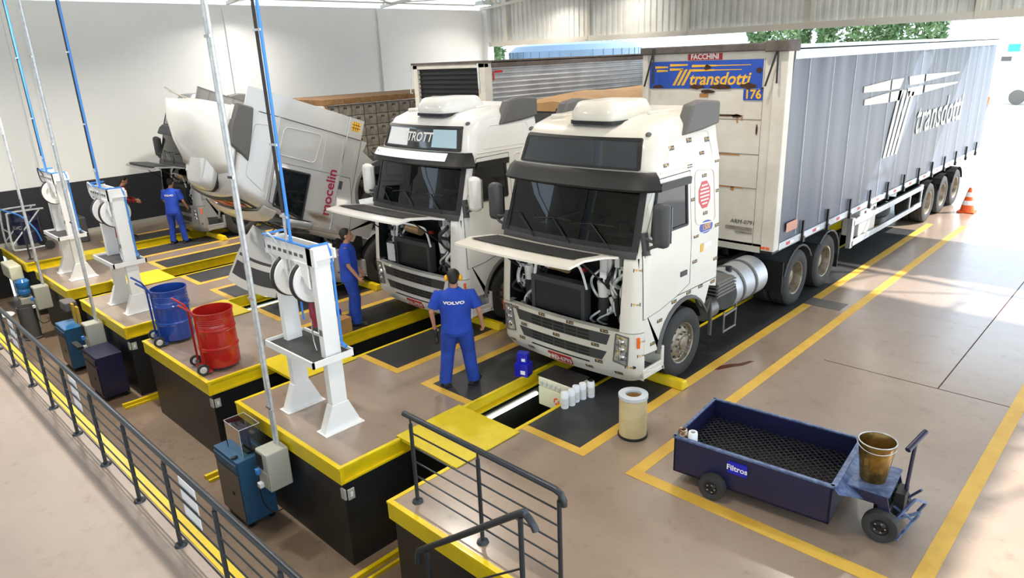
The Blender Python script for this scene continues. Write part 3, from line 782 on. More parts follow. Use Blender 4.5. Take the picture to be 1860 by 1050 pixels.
def chassis(root, paint, opt={}):
    """bumper, lights, wheels, frame, engine bay: stays level"""
    zs = [.26, .32, .40, .55, .70, .85, .98]
    mb = MB(); shell(mb, zs, lambda T, z: T < 2.05, cap=False)
    n = len(TS)
    # top ledge
    vs = [surf(T2s(T, .98), .98) for T in TS if abs(T) <= 2.0]; vs2 = [v+Vector((0, .10, 0)) if abs(v.x) < 1.1 else Vector((v.x*.93, max(v.y, .2)+.05, v.z)) for v in vs]
    mb.add(vs+vs2, [(i, i+1, len(vs)+i+1, len(vs)+i) for i in range(len(vs)-1)])
    bp = mb.build('bumper', paint, root, smooth=True, ang=40)
    # steps behind the corners
    for sg in (-1, 1):
        s_ = MB(); x0, x1 = sg*.92, sg*1.25
        s_.bx(min(x0, x1), max(x0, x1), .26, .76, .30, .36); s_.bx(min(sg*1.21, x1), max(sg*1.21, x1), .26, .76, .30, .44)
        s_.bx(min(x0, x1), max(x0, x1), .70, .77, .30, .64); s_.bx(min(x0, sg*.97), max(x0, sg*.97), .26, .76, .30, .95)
        so_ = s_.build('step', paint, root, bevel=.015)
        t_ = MB()
        for k in range(6): t_.bx(min(sg*.98, sg*1.2), max(sg*.98, sg*1.2), .30+.065*k, .335+.065*k, .361, .372)
        t_.build('tread', 'defl', so_)
        # headlight
        h = MB(); patch(h, [(sg*.90, .55), (sg*1.10, .52), (sg*1.13, .93), (sg*.95, .95)], 4, 6, front, .006); ho = h.build('headlight', 'lampglass', bp, smooth=True)
        h = MB(); 
        for a, b in (((.90, .55), (1.10, .52)), ((1.10, .52), (1.13, .93)), ((1.13, .93), (.95, .95)), ((.95, .95), (.90, .55))):
            h.tube([surf(sg*(a[0]+(b[0]-a[0])*i/5), a[1]+(b[1]-a[1])*i/5, .006) for i in range(6)], .010, 6)
        h.build('headlight_rim', 'defl', bp)
        h = MB()
        for zc in (.63, .74, .85): h.ell(surf(sg*1.02, zc, .0), (.05, .03, .045), 12, 8)
        h.build('headlight_reflector', 'chrome', bp, smooth=True)
        h = MB(); patch(h, [(sg*1.235, .78), (sg*1.27, .78), (sg*1.27, .93), (sg*1.235, .93)], 1, 1, front, .02); h.build('turn_signal', 'orange', bp)
        fg = MB(); fg.cyl(surf(sg*1.2, .5, -.01), surf(sg*1.2, .5, .004), .018, n=12); fg.build('bumper_cap', 'black', bp)
    # grille slots
    for k, (z0, z1, w0, w1) in enumerate(((.76, .92, .80, .86), (.52, .66, .72, .80))):
        g = MB(); patch(g, [(-w0, z0), (w0, z0), (w1, z1), (-w1, z1)], 20, 2, front, .004); 
        go = g.build('grille', 'plastic', bp, smooth=True)
        b_ = MB(); 
        hz = (z1-z0)/3
        for c_ in range(5):
            xa = -.52+c_*.215
            for r_ in range(3): patch(b_, [(xa, z0+hz*r_+.012), (xa+.185, z0+hz*r_+.012), (xa+.185, z0+hz*(r_+1)-.010), (xa, z0+hz*(r_+1)-.010)], 1, 1, front, .0065)
        b_.build('grille_opening', 'black', go)
    g = MB(); patch(g, [(-.55, .435), (.52, .435), (.52, .455), (-.55, .455)], 12, 1, front, .004); g.build('bumper_slot', 'black', bp)
    pl = opt.get('plate')
    if pl:
        p_ = MB(); patch(p_, [(-.22, .285), (.20, .285), (.20, .415), (-.22, .415)], 6, 1, front, .018); po = p_.build('licence_plate', 'redplate', bp)
        text('plate_lettering', pl, .105, 'lettering', po, lambda u, v, d: front(u-.01, .345+v, .021), bold=.004, sx=.95)
    # front wheels
    for sg in (-1, 1): wheel(root, sg*1.24, 1.25, sg, rim=opt.get('rim', 'rim'))
    for sg in (-1, 1):
        w_ = MB(); pts = []
        for k in range(11): a = R(170-k*15); pts.append((1.25+.60*math.cos(a), .53+.60*math.sin(a)))
        vs = []; 
        for u, z in pts: vs += [(sg*.80, u, z), (sg*1.20, u, z)]
        w_.add(vs, [(2*i, 2*i+1, 2*i+3, 2*i+2) for i in range(10)])
        w_.bx(min(sg*.80, sg*.78), max(sg*.80, sg*.78), .5, 2.0, .55, 1.2)
        w_.build('wheel_arch_liner', 'black', root)
    # frame rails
    f = MB()
    for sx in (-.43, .43): f.bx(sx-.04, sx+.04, .7, 6.9, .72, .98)
    for y in (2.4, 3.4, 4.4, 5.6, 6.7): f.bx(-.43, .43, y, y+.1, .75, .9)
    f.cyl((-1.0, 1.25, .5), (1.0, 1.25, .5), .07); f.bx(-.9, .9, 1.2, 1.3, .42, .6)
    f.build('frame', 'black', root)
    # rear tandem
    if opt.get('rear', 1):
        for y in (5.10, 6.42):
            for sg in (-1, 1): wheel(root, sg*1.24, y, sg, dual=True, rim=opt.get('rim', 'rim'))
            for sg in (-1, 1):
                m_ = MB(); vs = []
                for k in range(9):
                    a = R(165-k*17 if y < 6 else 135-k*17); u, z = y+.60*math.cos(a), .53+.58*math.sin(a)
                    vs += [(sg*.62, u, z), (sg*1.27, u, z)]
                fs = [(2*i, 2*i+1, 2*i+3, 2*i+2) for i in range(8)]
                m_.add(vs, fs)
                vs = [(sg*1.27, a_[1], a_[2]) for a_ in vs[1::2]]
                m_.tube(vs, .02, 6); m_.build('mudguard', 'plastic', root)
        for sg in (-1, 1):
            for ya, za in ((4.44, .40), (7.02, .25)): MB().bx(min(sg*.65, sg*1.27), max(sg*.65, sg*1.27), ya, ya+.02, za, .95).build('mud_flap', 'black', root)
        MB().bx(-.5, .5, 5.2, 6.2, 1.02, 1.16).build('fifth_wheel', 'black', root)
    # right and left tanks
    for sg in (1, -1):
        ft = MB(); ft.cyl((sg*.90, 2.87, .80), (sg*.90, 3.95, .80), .33, n=32); fo = ft.build('fuel_tank', 'alu', root, smooth=True)
        for y in (3.10, 3.52): MB().lathe([(.335, y), (.345, y), (.345, y+.06), (.335, y+.06)], 'y', (sg*.90, 0, .80), 32).build('tank_strap', 'defl', fo)
        MB().cyl((sg*1.0, 3.0, 1.10), (sg*1.0, 3.0, 1.18), .05).build('tank_cap', 'black', fo)
        bt = MB(); bt.bx(min(sg*.55, sg*1.2), max(sg*.55, sg*1.2), 2.28, 2.82, .86, 1.12); bo = bt.build('battery_box', 'defl', root, bevel=.02)
        rb = MB()
        for k in range(4): rb.bx(min(sg*.55, sg*1.22), max(sg*.55, sg*1.22), 2.28, 2.84, .90+.055*k, .92+.055*k)
        rb.build('battery_box_ribs', 'cabgrey', bo)
        at = MB(); at.cyl((sg*1.0, 2.18, .66), (sg*1.0, 2.45, .66), .16, n=24); at.cyl((sg*.8, 2.55, .70), (sg*.8, 2.8, .70), .12, n=20); at.build('air_tank', 'cabgrey', root, smooth=True)
        sp = MB(); sp.tube(smoothpts([(sg*1.22, 2.50, .60), (sg*1.24, 2.46, .58), (sg*1.24, 2.46, .28)], 4), .016, 8); sp.tube([(sg*1.24, 2.84, .66), (sg*1.24, 2.84, .28)], .016, 8)
        sp.tube([(sg*1.24, 2.46, .30), (sg*1.24, 2.84, .30)], .018, 8); sp.tube([(sg*1.24, 2.46, .56), (sg*1.24, 2.84, .58)], .018, 8); sp.build('side_ladder', 'cabgrey', root, smooth=True)
    if opt.get('bay', 1):
        random.seed(opt.get('seed', 1))
        b = MB(); b.bx(-1.12, 1.12, .75, .78, .75, 1.98); b.bx(-1.19, -1.12, .2, .78, .9, 1.98); b.bx(1.12, 1.19, .2, .78, .9, 1.98); b.bx(-1.12, 1.12, .2, .78, 1.975, 1.985); b.bx(-1.12, 1.12, .16, .78, .80, .90)
        b.build('engine_bay', 'black', root)
        ra = MB(); ra.bx(-.62, .28, .20, .30, .95, 1.40); rao = ra.build('radiator', 'radiator', root, bevel=.01)
        rt = MB(); rt.bx(-.66, .32, .18, .34, 1.38, 1.46); rt.bx(-.66, -.60, .18, .34, .93, 1.40); rt.bx(.26, .32, .18, .34, .93, 1.40); rt.build('radiator_frame', 'plastic', rao, bevel=.01)
        MB().cyl((-.52, .42, 1.60), (-.14, .42, 1.58), .085, n=20).build('coolant_tank', 'coolant', root, smooth=True)
        sfr = MB()
        sfr.tube(smoothpts([(-.62, .22, 1.42), (-.58, .22, 1.62), (-.50, .22, 1.72), (.10, .22, 1.72), (.24, .22, 1.66), (.34, .22, 1.40)], 4), [(.022, .018)]*21, 8); sfr.build('engine_cover_frame', 'stand', root, smooth=True)
        for sx in (-.84, .52):
            tw = MB(); tw.bx(sx-.10, sx+.10, .40, .50, 1.36, 1.95); tw.bx(sx-.05, sx+.05, .36, .42, 1.5, 1.9); tw.cyl((sx, .36, 1.30), (sx, .36, 1.52), .07, .09, n=16); tw.bar((sx+.08, .42, 1.3), (sx+.20, .42, 1.05), .06, .06)
            tw.build('suspension_tower', 'stand' , root, bevel=.01, smooth=True)
            bl = MB(); bl.lathe([(.055, .95), (.075, .98), (.07, 1.01), (.078, 1.05), (.072, 1.10), (.08, 1.16), (.074, 1.22), (.07, 1.28), (.06, 1.31)], 'z', (sx, .36, 0), 16); bl.build('cab_air_spring', 'rubber', root, smooth=True)
        for k in range(26):
            h = MB(); sx = random.choice((-1, 1)); x = sx*random.uniform(.42, 1.02) + (.0 if sx < 0 else 0); z = random.uniform(1.05, 1.75)
            pts = [(x, .48, z+random.uniform(.1, .25)), (x+random.uniform(-.1, .1), .32, z+.05), (x+random.uniform(-.12, .12), .26, z-.12), (x+random.uniform(-.1, .1), .5, z-random.uniform(.2, .35))]
            h.tube(smoothpts(pts, 5), random.uniform(.012, .03), 8); h.build('hose', random.choice(('black', 'plastic', 'galv', 'stand')), root, smooth=True)
        for k in range(30):
            h = MB(); sx = random.choice((-1, 1)); x = sx*random.uniform(.45 if sx > 0 else .68, 1.05); z = random.uniform(.98, 1.85); w_, h_ = random.uniform(.025, .06), random.uniform(.03, .09)
            h.bx(x-w_, x+w_, .34, .48, z-h_, z+h_); h.build('bracket', random.choice(('stand', 'stand', 'galv', 'plastic', 'paper', 'chrome')), root, bevel=.008)
        MB().bx(.82, 1.02, .40, .60, 1.3, 1.9).build('fuse_box', 'plastic', root, bevel=.015)
        MB().bx(-1.04, -.92, .34, .50, 1.5, 1.92).build('filter_housing', 'plastic', root, bevel=.02)
        MB().tube(smoothpts([(.72, .4, 1.7), (.76, .33, 1.4), (.78, .33, 1.15), (.80, .42, .95)], 5), .035, 10).build('thick_hose', 'black', root, smooth=True)
        MB().bx(.02, .12, .45, .5, 1.55, 1.60).build('red_connector', 'red', root)
M['radiator'] = mat('radiator_core', '202123', .45, col2='2A2B2D', ns=30)
M['coolant'] = mat('coolant_tank', 'A88C6A', .4, col2='C89A20', ns=5, lo=.55, hi=.6)
M['poster'] = mat('pale_blue_poster', 'A9C6D2', .5)

# ================================================================== TRUCKS
T1 = thing('truck', 'cream white truck covered in small dark tag stickers, hood open, over the nearest pit', 'truck', (-5.98, 6.95, 0))
cab(T1, 'white', None, {'hood': (R(-7), .98)})
chassis(T1, 'white', {'plate': 'ARD-6793', 'seed': 3})
f = side(1)
for y, z in [(.33, 2.01), (.65, 1.93), (.95, 1.81), (.46, 1.79), (.79, 1.61), (1.14, 1.49), (.32, 1.56), (.56, 1.31), (.97, 1.21), (.62, 1.04), (.47, .76), (1.12, 2.12), (1.49, 2.02),
             (1.3, 1.92), (1.48, 1.66), (1.67, 1.25), (2.02, 1.23), (1.35, 1.24), (2.07, 2.07), (2.07, 1.57), (1.72, 2.82), (1.43, 2.54), (2.05, 2.56), (1.74, 2.30),
             (.95, 3.27), (1.39, 3.31), (1.85, 3.28), (1.67, 3.13), (2.06, 2.98), (1.33, 3.0), (.77, 3.08)]:
    sticker(T1, f, y, z) if abs(z-.76) > .01 else sticker(T1, lambda u, v, o: f(u, v, o+.003), y, z)
for x, z in [(-.31, .955), (.21, .955), (.77, .955), (-.70, .70), (-.05, .705), (.62, .72), (-.76, .47), (.67, .485), (-.59, .36), (.50, .36), (-.99, .37), (-.86, .93),
             (.97, .38), (1.13, .50), (1.30, .66), (1.31, .86), (1.20, 1.83), (1.20, 1.38)]:
    sticker(T1, front, x, z)
mb = MB(); q = [(1.72+.135*math.cos(PI*2*k/8+PI/8)*1.25, 2.56+.20*math.sin(PI*2*k/8+PI/8)) for k in range(8)]
rpoly(mb, q, f, .004); M['octred'] = mat('faded_red', 'CC5A5E', .6); oc = mb.build('octagon_sticker', 'octred', T1)
mb = MB()
for k, wd in enumerate((.16, .22, .25, .25, .21, .14)):
    z = 2.69-k*.05
    mb.add([f(1.72-wd/2, z-.012, .006), f(1.72+wd/2, z-.012, .006), f(1.72+wd/2, z+.010, .006), f(1.72-wd/2, z+.010, .006)], [(0, 1, 2, 3)])
mb.build('octagon_lettering', 'lettering', oc)
mb = MB(); rpoly(mb, [(1.76+.18*math.cos(2*PI*k/24), 2.105+.09*math.sin(2*PI*k/24)) for k in range(24)], f, .004); ov = mb.build('oval_sticker', 'logoblue', T1)
text('oval_lettering', '1500', .11, 'logoyellow', ov, lambda u, v, d: f(1.76+u, 2.10+v, .006), bold=.003)
mb = MB(); mb.add([f(1.62, 1.76, .004), f(1.70, 1.76, .004), f(1.70, 1.88, .004), f(1.62, 1.88, .004)], [(0, 1, 2, 3)]); mb.build('yellow_sticker', 'logoyellow', T1)
mb = MB(); mb.add([f(1.72, 1.81, .004), f(1.92, 1.81, .004), f(1.92, 1.87, .004), f(1.72, 1.87, .004)], [(0, 1, 2, 3)]); mb.build('grey_sticker', 'paper', T1)
mb = MB(); mb.bx(.42, .76, .50, .72, 2.13, 2.135); mb.build('dashboard_paper', 'paper', T1)

T2 = thing('truck', 'plain white truck with black visor and white mirrors, STROTT lettering in its upper window', 'truck', (-9.54, 7.15, 0))
cab(T2, 'white2', None, {'hood': (R(-8), .95), 'mirror': 'white2', 'visorstrip': 1, 'signs': 1})
chassis(T2, 'white2', {'plate': 'AUL-7974', 'seed': 8, 'rear': 1})
MB().bx(-.78, -.58, .10, .12, 1.02, 1.34).build('hanging_rag', 'paper', T2)

T3 = thing('truck', 'silver truck with its cab tilted steeply forward over the pit', 'truck', (-13.10, 7.0, 0))
TH = R(70)
XF3 = Matrix.Translation((0, .98, 3.03)) @ Matrix.Rotation(TH, 4, 'X') @ Matrix.Translation((0, -2.14, -1.27))
cab(T3, 'silver', XF3, {'hood': (R(-17), 1.25), 'hg': (-.62, -1.08), 'mirror': 'grey_paint', 'visor': 'silver', 'hatch': 1, 'uptext': 1, 'nowd': 1})
chassis(T3, 'silver', {'seed': 5, 'rim': 'rim_dark', 'rear': 1})
# underside of the tilted cab
mb = MB(); mb.bx(-1.18, 1.18, .35, 2.1, 1.20, 1.30); mb.bx(-.45, -.3, .3, 2.1, 1.05, 1.25); mb.bx(.3, .45, .3, 2.1, 1.05, 1.25); mb.build('cab_underside', 'black', T3, XF3)
# big roof spoiler, open at its rear
mb = MB(); vs = []; n = 20
prf = [(1.0, 3.62), (1.15, 3.80), (1.42, 4.05), (1.78, 4.26), (2.10, 4.34)]
for i in range(n+1):
    x = -1.06+2.12*i/n; e = 1-abs(x/1.06)**5; bow = .12*(1-(x/1.06)**2)
    for k, (y, z) in enumerate(prf): vs.append((x, y-bow*(1-k/6)+.0, 3.60+(z-3.60)*(.25+.75*e)))
m5 = len(prf)
mb.add(vs, [(i*m5+j, i*m5+j+1, (i+1)*m5+j+1, (i+1)*m5+j) for i in range(n) for j in range(m5-1)])
for sg in (-1, 1):
    mb.add([(sg*1.06, 1.0, 3.60), (sg*1.06, 2.12, 3.68), (sg*1.06, 2.12, 3.83), (sg*1.06, 1.55, 3.78), (sg*1.06, 1.15, 3.66)], [(0, 1, 2, 3, 4)])
sp = mb.build('roof_spoiler', 'white2', T3, XF3, smooth=True, ang=50)
sd = sp.modifiers.new('t', 'SOLIDIFY'); sd.thickness = .03
mb = MB()
for x in (-.5, .1, .6): mb.prism([(1.3, 3.6), (2.05, 3.6), (2.05, 4.25), (1.5, 4.05)], 'x', x, x+.02)
mb.tube([(-.8, 2.1, 3.62), (-.5, 2.25, 4.4)], .015, 6); mb.tube([(-.5, 2.2, 4.3), (.5, 2.0, 3.65)], .012, 6)
mb.build('spoiler_brace', 'tpanel', T3, XF3)
f3 = side(1)
text('lettering', 'mocelin', .27, 'maroon', T3, lambda u, v, d: XF3 @ f3(1.0+u, 1.78+v, .009), bold=.006, sx=1.05)
mb = MB(); patch(mb, [(2.26, 1.36), (2.44, 1.36), (2.44, 1.55), (2.26, 1.55)], 1, 1, f3, .004); sg_ = mb.build('grid_sticker', 'logoyellow', T3, XF3)
mb = MB()
for k in range(4):
    for z in (3.22, 3.29, 3.36): pass
for y in (2.315, 2.375): mb.add([f3(y, 1.36, .006), f3(y+.01, 1.36, .006), f3(y+.01, 1.55, .006), f3(y, 1.55, .006)], [(0, 1, 2, 3)])
for z in (1.405, 1.45, 1.50): mb.add([f3(2.26, z, .006), f3(2.44, z, .006), f3(2.44, z+.01, .006), f3(2.26, z+.01, .006)], [(0, 1, 2, 3)])
mb.build('sticker_lines', 'black', sg_, XF3)
for sg in (-1, 1):
    mb = MB(); fz = side(sg)
    for z0, z1 in ((1.29, 2.0), (2.0, 2.8), (2.8, 3.3), (3.3, 3.5)): patch(mb, [(2.10, z0), (2.50, z0), (2.50, z1), (2.10, z1)], 2, 3, fz, .002, -.03)
    mb.build('side_fairing', 'silver', T3, XF3, smooth=True, ang=25)
    mb = MB(); mb.tube([fz(2.12, 1.3+.2*k, .003) for k in range(12)], .008, 6); mb.build('fairing_seam', 'black', T3, XF3)
    mb = MB(); mb.tube([fz(.30+.22*k, 1.62, .006) for k in range(11)], .016, 6); mb.build('belt_highlight_strip', 'chrome', T3, XF3, smooth=True)  # chrome strip standing in for the highlight line along the belt
# cab lift ram and engine top left open on the frame
mb = MB(); mb.bx(-.4, .4, .9, 2.4, .9, 1.35); mb.bx(-.3, .3, 1.0, 2.2, 1.35, 1.55); mb.cyl((.3, .7, 1.2), (.3, 1.1, 1.2), .16); mb.build('engine', 'galv', T3, bevel=.03)
mb = MB(); mb.tube([(-.75, .6, .9), (-.75, .75, 2.3)], .035, 10); mb.build('tilt_ram', 'chrome', T3)

T5 = thing('truck', 'dull grey truck with open hood behind the worker near the white wall', 'truck', (-20.22, 7.3, 0))
cab(T5, 'grey_paint', None, {'hood': (R(-6), .80), 'visor': 'plastic'})
chassis(T5, 'grey_paint', {'seed': 11, 'rim': 'rim_dark', 'rear': 1})

# ================================================================== TRAILERS
def trailer_wheels(t, ys, rim='rim'):
    for y in ys:
        for sg in (-1, 1): wheel(t, sg*1.27, y, sg, dual=True, rim=rim, r=.50)
    a = MB()
    for y in ys: a.cyl((-1, y, .5), (1, y, .5), .07)
    a.build('axle', 'black', t)
A = thing('trailer', 'grey curtain sided trailer with blue transdotti sign and rust marks', 'trailer', (-5.98, 10.9, 0))
L = 14.1
mb = MB(); mb.bx(-1.27, 1.27, .0, L, 1.20, 1.34); trf = mb.build('trailer_floor', 'black', A)
mb = MB(); mb.bx(-1.28, 1.28, .0, .10, 1.25, 4.41); mb.bx(-1.30, -1.20, -.03, .02, 1.25, 4.41); mb.bx(1.08, 1.30, -.03, .16, 1.25, 4.41)
fp = mb.build('front_panel', 'tpanel', A, bevel=.01)
mb = MB()
for z in (3.36, 2.81, 2.26): mb.bx(-1.10, .92, -.006, .0, z-.006, z+.006)
mb.bx(.92, .925, -.006, 0, 1.3, 4.3)
mb.build('panel_seams', 'crate', fp)
mb = MB(); mb.bx(-1.32, 1.30, -.09, .25, 4.40, 4.52); mb.bx(.95, 1.33, -.12, .32, 4.38, 4.55); mb.build('front_cap', 'capbrown', A, bevel=.02)
mb = MB(); mb.bx(-1.30, 1.31, .2, L, 4.40, 4.48); mb.bx(1.26, 1.31, .2, L, 4.26, 4.42); mb.bx(-1.31, -1.26, .2, L, 4.26, 4.42); mb.build('roof_frame', 'alu', A)
for sx in (-1.18, -.0+1.02):
    mb = MB(); mb.tube([(sx+.14, -.10, 4.45), (sx-.02, -.12, 3.88)], .016, 6); mb.tube([(sx+.14, -.10, 4.5), (sx+.16, -.12, 3.92)], .016, 6); mb.build('cap_strut', 'black', A)
# curtain with light folds
for sg in (1, -1):
    mb = MB(); vs = []; n = 220
    for i in range(n+1):
        y = .17+(L-.2)*i/n
        for z, a in ((1.34, .005), (2.2, .003), (3.2, .003), (3.9, .006), (4.2, .012), (4.32, .014)):
            vs.append((sg*(1.285+a*math.sin(y*9.3)+.5*a*math.sin(y*4.1+1)), y, z))
    mb.add(vs, [(i*6+j, (i+1)*6+j, (i+1)*6+j+1, i*6+j+1) for i in range(n) for j in range(5)])
    cu = mb.build('side_curtain', 'curtain', A, smooth=True)
    mb = MB()
    k = 0; y = .8
    while y < L-.3:
        mb.bx(min(sg*1.298, sg*1.3035), max(sg*1.298, sg*1.3035), y, y+.010, 1.4, 4.28); y += 1.02
    mb.build('curtain_seam', 'galv', cu)
    y = 1.05
    while y < L-.3:
        b_ = MB(); b_.bx(min(sg*1.30, sg*1.335), max(sg*1.30, sg*1.335), y, y+.05, 1.20, 1.58); b_.bx(min(sg*1.30, sg*1.35), max(sg*1.30, sg*1.35), y-.01, y+.07, 1.20, 1.30); b_.build('curtain_buckle', 'black', A); y += 1.12
mb = MB(); mb.bx(1.27, 1.305, .17, L, 1.24, 1.36); mb.build('side_rail', 'alu', A)
y = .45
while y < L-.5:
    b_ = MB(); r_, w_ = b_.m('octred'), b_.m('paper'); b_.bx(1.306, 1.310, y, y+.14, 1.27, 1.32, r_); b_.bx(1.306, 1.310, y+.15, y+.29, 1.27, 1.32, w_); b_.build('reflective_tape', None, A); y += 1.12
# logo stripes on the curtain
mb = MB(); X_ = 1.302
def strip(pts): mb.prism(pts, 'x', X_-.008, X_)
for k in range(4):
    yb = 5.0+k*.25; yt = 5.55+k*.30
    strip([(yb, 2.15), (yb+.16, 2.15), (yt+.16, 3.50-k*.03), (yt, 3.50-k*.03)])
for k, z in enumerate((3.66, 3.42)):
    strip([(3.4+.1*k, z-.09), (4.9, z-.13), (4.9, z+.07), (3.4+.1*k, z+.02)]); strip([(5.0, z-.13), (5.55+.1*k, z-.13), (5.75+.1*k, z+.07), (5.0, z+.07)])
    strip([(6.2, z-.10), (7.2, z-.10), (7.2, z+.08), (6.1, z+.08)]); strip([(7.35, z-.08), (10.2, z-.02), (10.2, z+.02), (7.35, z+.08)])
mb.build('curtain_logo', 'curtain_logo', A)
text('curtain_lettering', 'transdotti', 1.0, 'curtain_logo', A, lambda u, v, d: Vector((X_, 9.0+u, 2.75+v)), shear=.2, bold=.01)
M['oldorange'] = mat('faded_orange', 'C8907C', .6)
mb = MB(); mb.bx(1.31, 1.316, .38, .82, 1.50, 1.66); mb.build('faded_label', 'oldorange', A)
# front sign
mb = MB(); mb.bx(-1.16, .90, -.012, -.004, 3.84, 4.28); sg_ = mb.build('blue_sign', 'logoblue', A)
mb = MB()
def st2(pts): mb.prism([(a, b) for a, b in pts], 'y', -.016, -.012)
for k in range(3):
    x0 = -.70+k*.085; x1 = -.55+k*.085; zt = 4.235-k*.0
    st2([(x0, 3.89), (x0+.05, 3.89), (x1+.05, 4.15-.0*k), (x1, 4.15)])
for x0, x1, z in ((-1.05, -.80, 4.19), (-1.02, -.80, 4.13), (-.76, -.42, 4.22), (-.76, -.50, 4.15), (-.34, .10, 4.20), (-.34, .08, 4.13), (.10, .70, 4.20), (.08, .55, 4.13)):
    h = .020 if x1-x0 < .5 and x0 < .05 else .008
    st2([(x0, z-h), (x1, z-h*.6), (x1, z+h*.6), (x0, z+h)])
mb.build('sign_stripes', 'logoyellow', sg_)
text('sign_lettering', 'transdotti', .27, 'logoyellow', sg_, lambda u, v, d: Vector((.15+u, -.016, 3.985+v)), shear=.25, bold=.006)
mb = MB(); random.seed(2)
for cx, cz, w_, h_ in ((-.98, 3.87, .12, .035), (-.22, 3.87, .14, .04), (.20, 3.86, .20, .045), (.68, 3.88, .14, .05), (-.05, 4.17, .07, .05), (-.02, 3.79, .14, .035), (.84, 4.12, .05, .05)):
    q = [(cx+w_*math.cos(2*PI*k/12)*random.uniform(.75, 1.1), cz+h_*math.sin(2*PI*k/12)*random.uniform(.6, 1.15)) for k in range(12)]; mb.prism(q, 'y', -.019, -.017)
q = []
for cx, cz, w_, h_ in ((.35, 3.42, .30, .018), (.50, 3.41, .10, .03), (.12, 3.44, .10, .02), (.86, 3.20, .018, .09), (.90, 3.82, .03, .06)):
    q = [(cx+w_*math.cos(2*PI*k/12)*random.uniform(.8, 1.1), cz+h_*math.sin(2*PI*k/12)*random.uniform(.6, 1.15)) for k in range(12)]; mb.prism(q, 'y', -.010, -.0065)
mb.build('rust_patch', 'rust', A)
mb = MB()
for cx, z0, z1, w_ in ((.10, 3.36, 3.42, .05), (.52, 3.30, 3.40, .012), (.60, 3.34, 3.40, .01), (.5, 2.20, 2.26, .03), (-.1, 3.70, 3.76, .08), (.4, 2.78, 2.80, .2), (.3, 2.245, 2.262, .4)): mb.bx(cx-w_, cx+w_, -.009, -.0065, z0, z1)
mb.build('rust_streak', 'ruststreak', A)
mb = MB(); mb.bx(-.42, .20, -.014, -.004, 4.29, 4.39); fs_ = mb.build('maker_plate', 'redplate', A); text('maker_lettering', 'FACCHINI', .115, 'lettering', fs_, lambda u, v, d: Vector((-.11+u, -.017, 4.34+v)), bold=.004, sx=.98)
mb = MB(); mb.bx(.60, .92, -.014, -.004, 3.66, 3.83); ns_ = mb.build('number_plate', 'logoblue', A); text('number_lettering', '176', .19, 'logoyellow', ns_, lambda u, v, d: Vector((.76+u, -.017, 3.745+v)), bold=.006)
text('small_lettering', 'ARM-0791', .10, 'black', A, lambda u, v, d: Vector((.72+u, -.008, 1.68+v)), shear=.2)
mb = MB(); mb.bx(.42, .9, -.010, -.006, 1.54, 1.60); mb.bx(.6, .9, -.010, -.006, 1.49, 1.52); mb.build('small_plate', 'crate', A)
for x in (1.12, 1.20): MB().bx(x-.03, x+.03, -.045, -.03, 1.28, 1.32).build('front_marker_lamp', 'orange', A)
mb = MB(); mb.bx(-1.28, 1.06, -.02, .05, 1.20, 1.30); mb.build('front_sill', 'pvc', A)
trailer_wheels(A, (9.2, 10.5, 11.8))
mb = MB()
for sx in (-.5, .5): mb.bx(sx-.05, sx+.05, 3.05, L, .95, 1.22)
mb.build('chassis_beam', 'black', A)
for y in (9.2, 10.5, 11.8):
    mb = MB(); vs = []
    for k in range(9):
        a = R(160-k*17.5); vs += [(.66, y+.58*math.cos(a), .5+.58*math.sin(a)), (1.3, y+.58*math.cos(a), .5+.58*math.sin(a))]
    mb.add(vs, [(2*i, 2*i+1, 2*i+3, 2*i+2) for i in range(8)]); mb.bx(.7, 1.25, y+.56, y+.58, .22, .6); mb.build('mudguard', 'black', A)
mb = MB(); mb.bx(1.22, 1.27, 3.80, 8.6, .93, 1.06); mb.bx(1.22, 1.27, 3.80, 8.6, .50, .62); mb.bx(1.17, 1.27, 3.72, 3.86, .48, 1.10); mb.bx(1.22, 1.26, 7.6, 7.68, .5, 1.06); mb.bx(1.22, 1.26, 8.52, 8.6, .5, 1.06); mb.build('side_guard', 'alu', A, bevel=.008)
mb = MB(); mb.bx(.85, 1.20, 4.35, 5.35, .58, 1.18); tb = mb.build('tool_box', 'tpanel', A, bevel=.02)
for y in (4.6, 5.15): MB().bx(1.20, 1.215, y, y+.08, .98, 1.10).build('latch', 'black', tb)
mb = MB(); mb.lathe([(.30, 0), (.45, -.02), (.50, .04), (.50, .20), (.45, .26), (.30, .24)], 'z', (.75, 6.1, .72), 32); mb.build('spare_wheel', 'rubber', A, smooth=True)
mb = MB(); mb.bx(.5, .62, 2.9, 3.0, .3, 1.2); mb.bx(-.62, -.5, 2.9, 3.0, .3, 1.2); mb.bx(-.7, .7, 2.8, 3.1, .22, .3); mb.build('landing_leg', 'black', A)
mb = MB(); mb.bx(-1.27, 1.27, L-.05, L, 1.2, 4.4); mb.build('rear_door', 'tpanel', A)

# low grain trailer with tan cover behind the second truck
B = thing('trailer', 'dark fronted grain trailer with tan tarpaulin top and RANDON sign', 'trailer', (-9.54, 11.1, 0))
mb = MB(); mb.bx(-1.25, 1.25, 0, .08, 1.25, 3.50); fb = mb.build('front_wall', 'plastic', B, bevel=.01)
mb = MB(); mb.bx(-1.25, -1.2, .08, 11, 1.25, 3.45); mb.bx(1.2, 1.25, .08, 11, 1.25, 3.45); mb.bx(-1.25, 1.25, .08, 11, 1.2, 1.3); mb.build('side_wall', 'plastic', B)
mb = MB(); vs = []; 
for k in range(12):
    y = k*1.0; 
    for x, z in ((-1.28, 3.42), (-1.26, 3.52), (-.6, 3.66), (0, 3.72+.03*math.sin(k*2.1)), (.6, 3.66), (1.26, 3.52), (1.28, 3.42)): vs.append((x, y-.02, z+(-.1 if k == 0 and abs(x) < .7 else 0)+(-.04 if k == 0 else 0)))
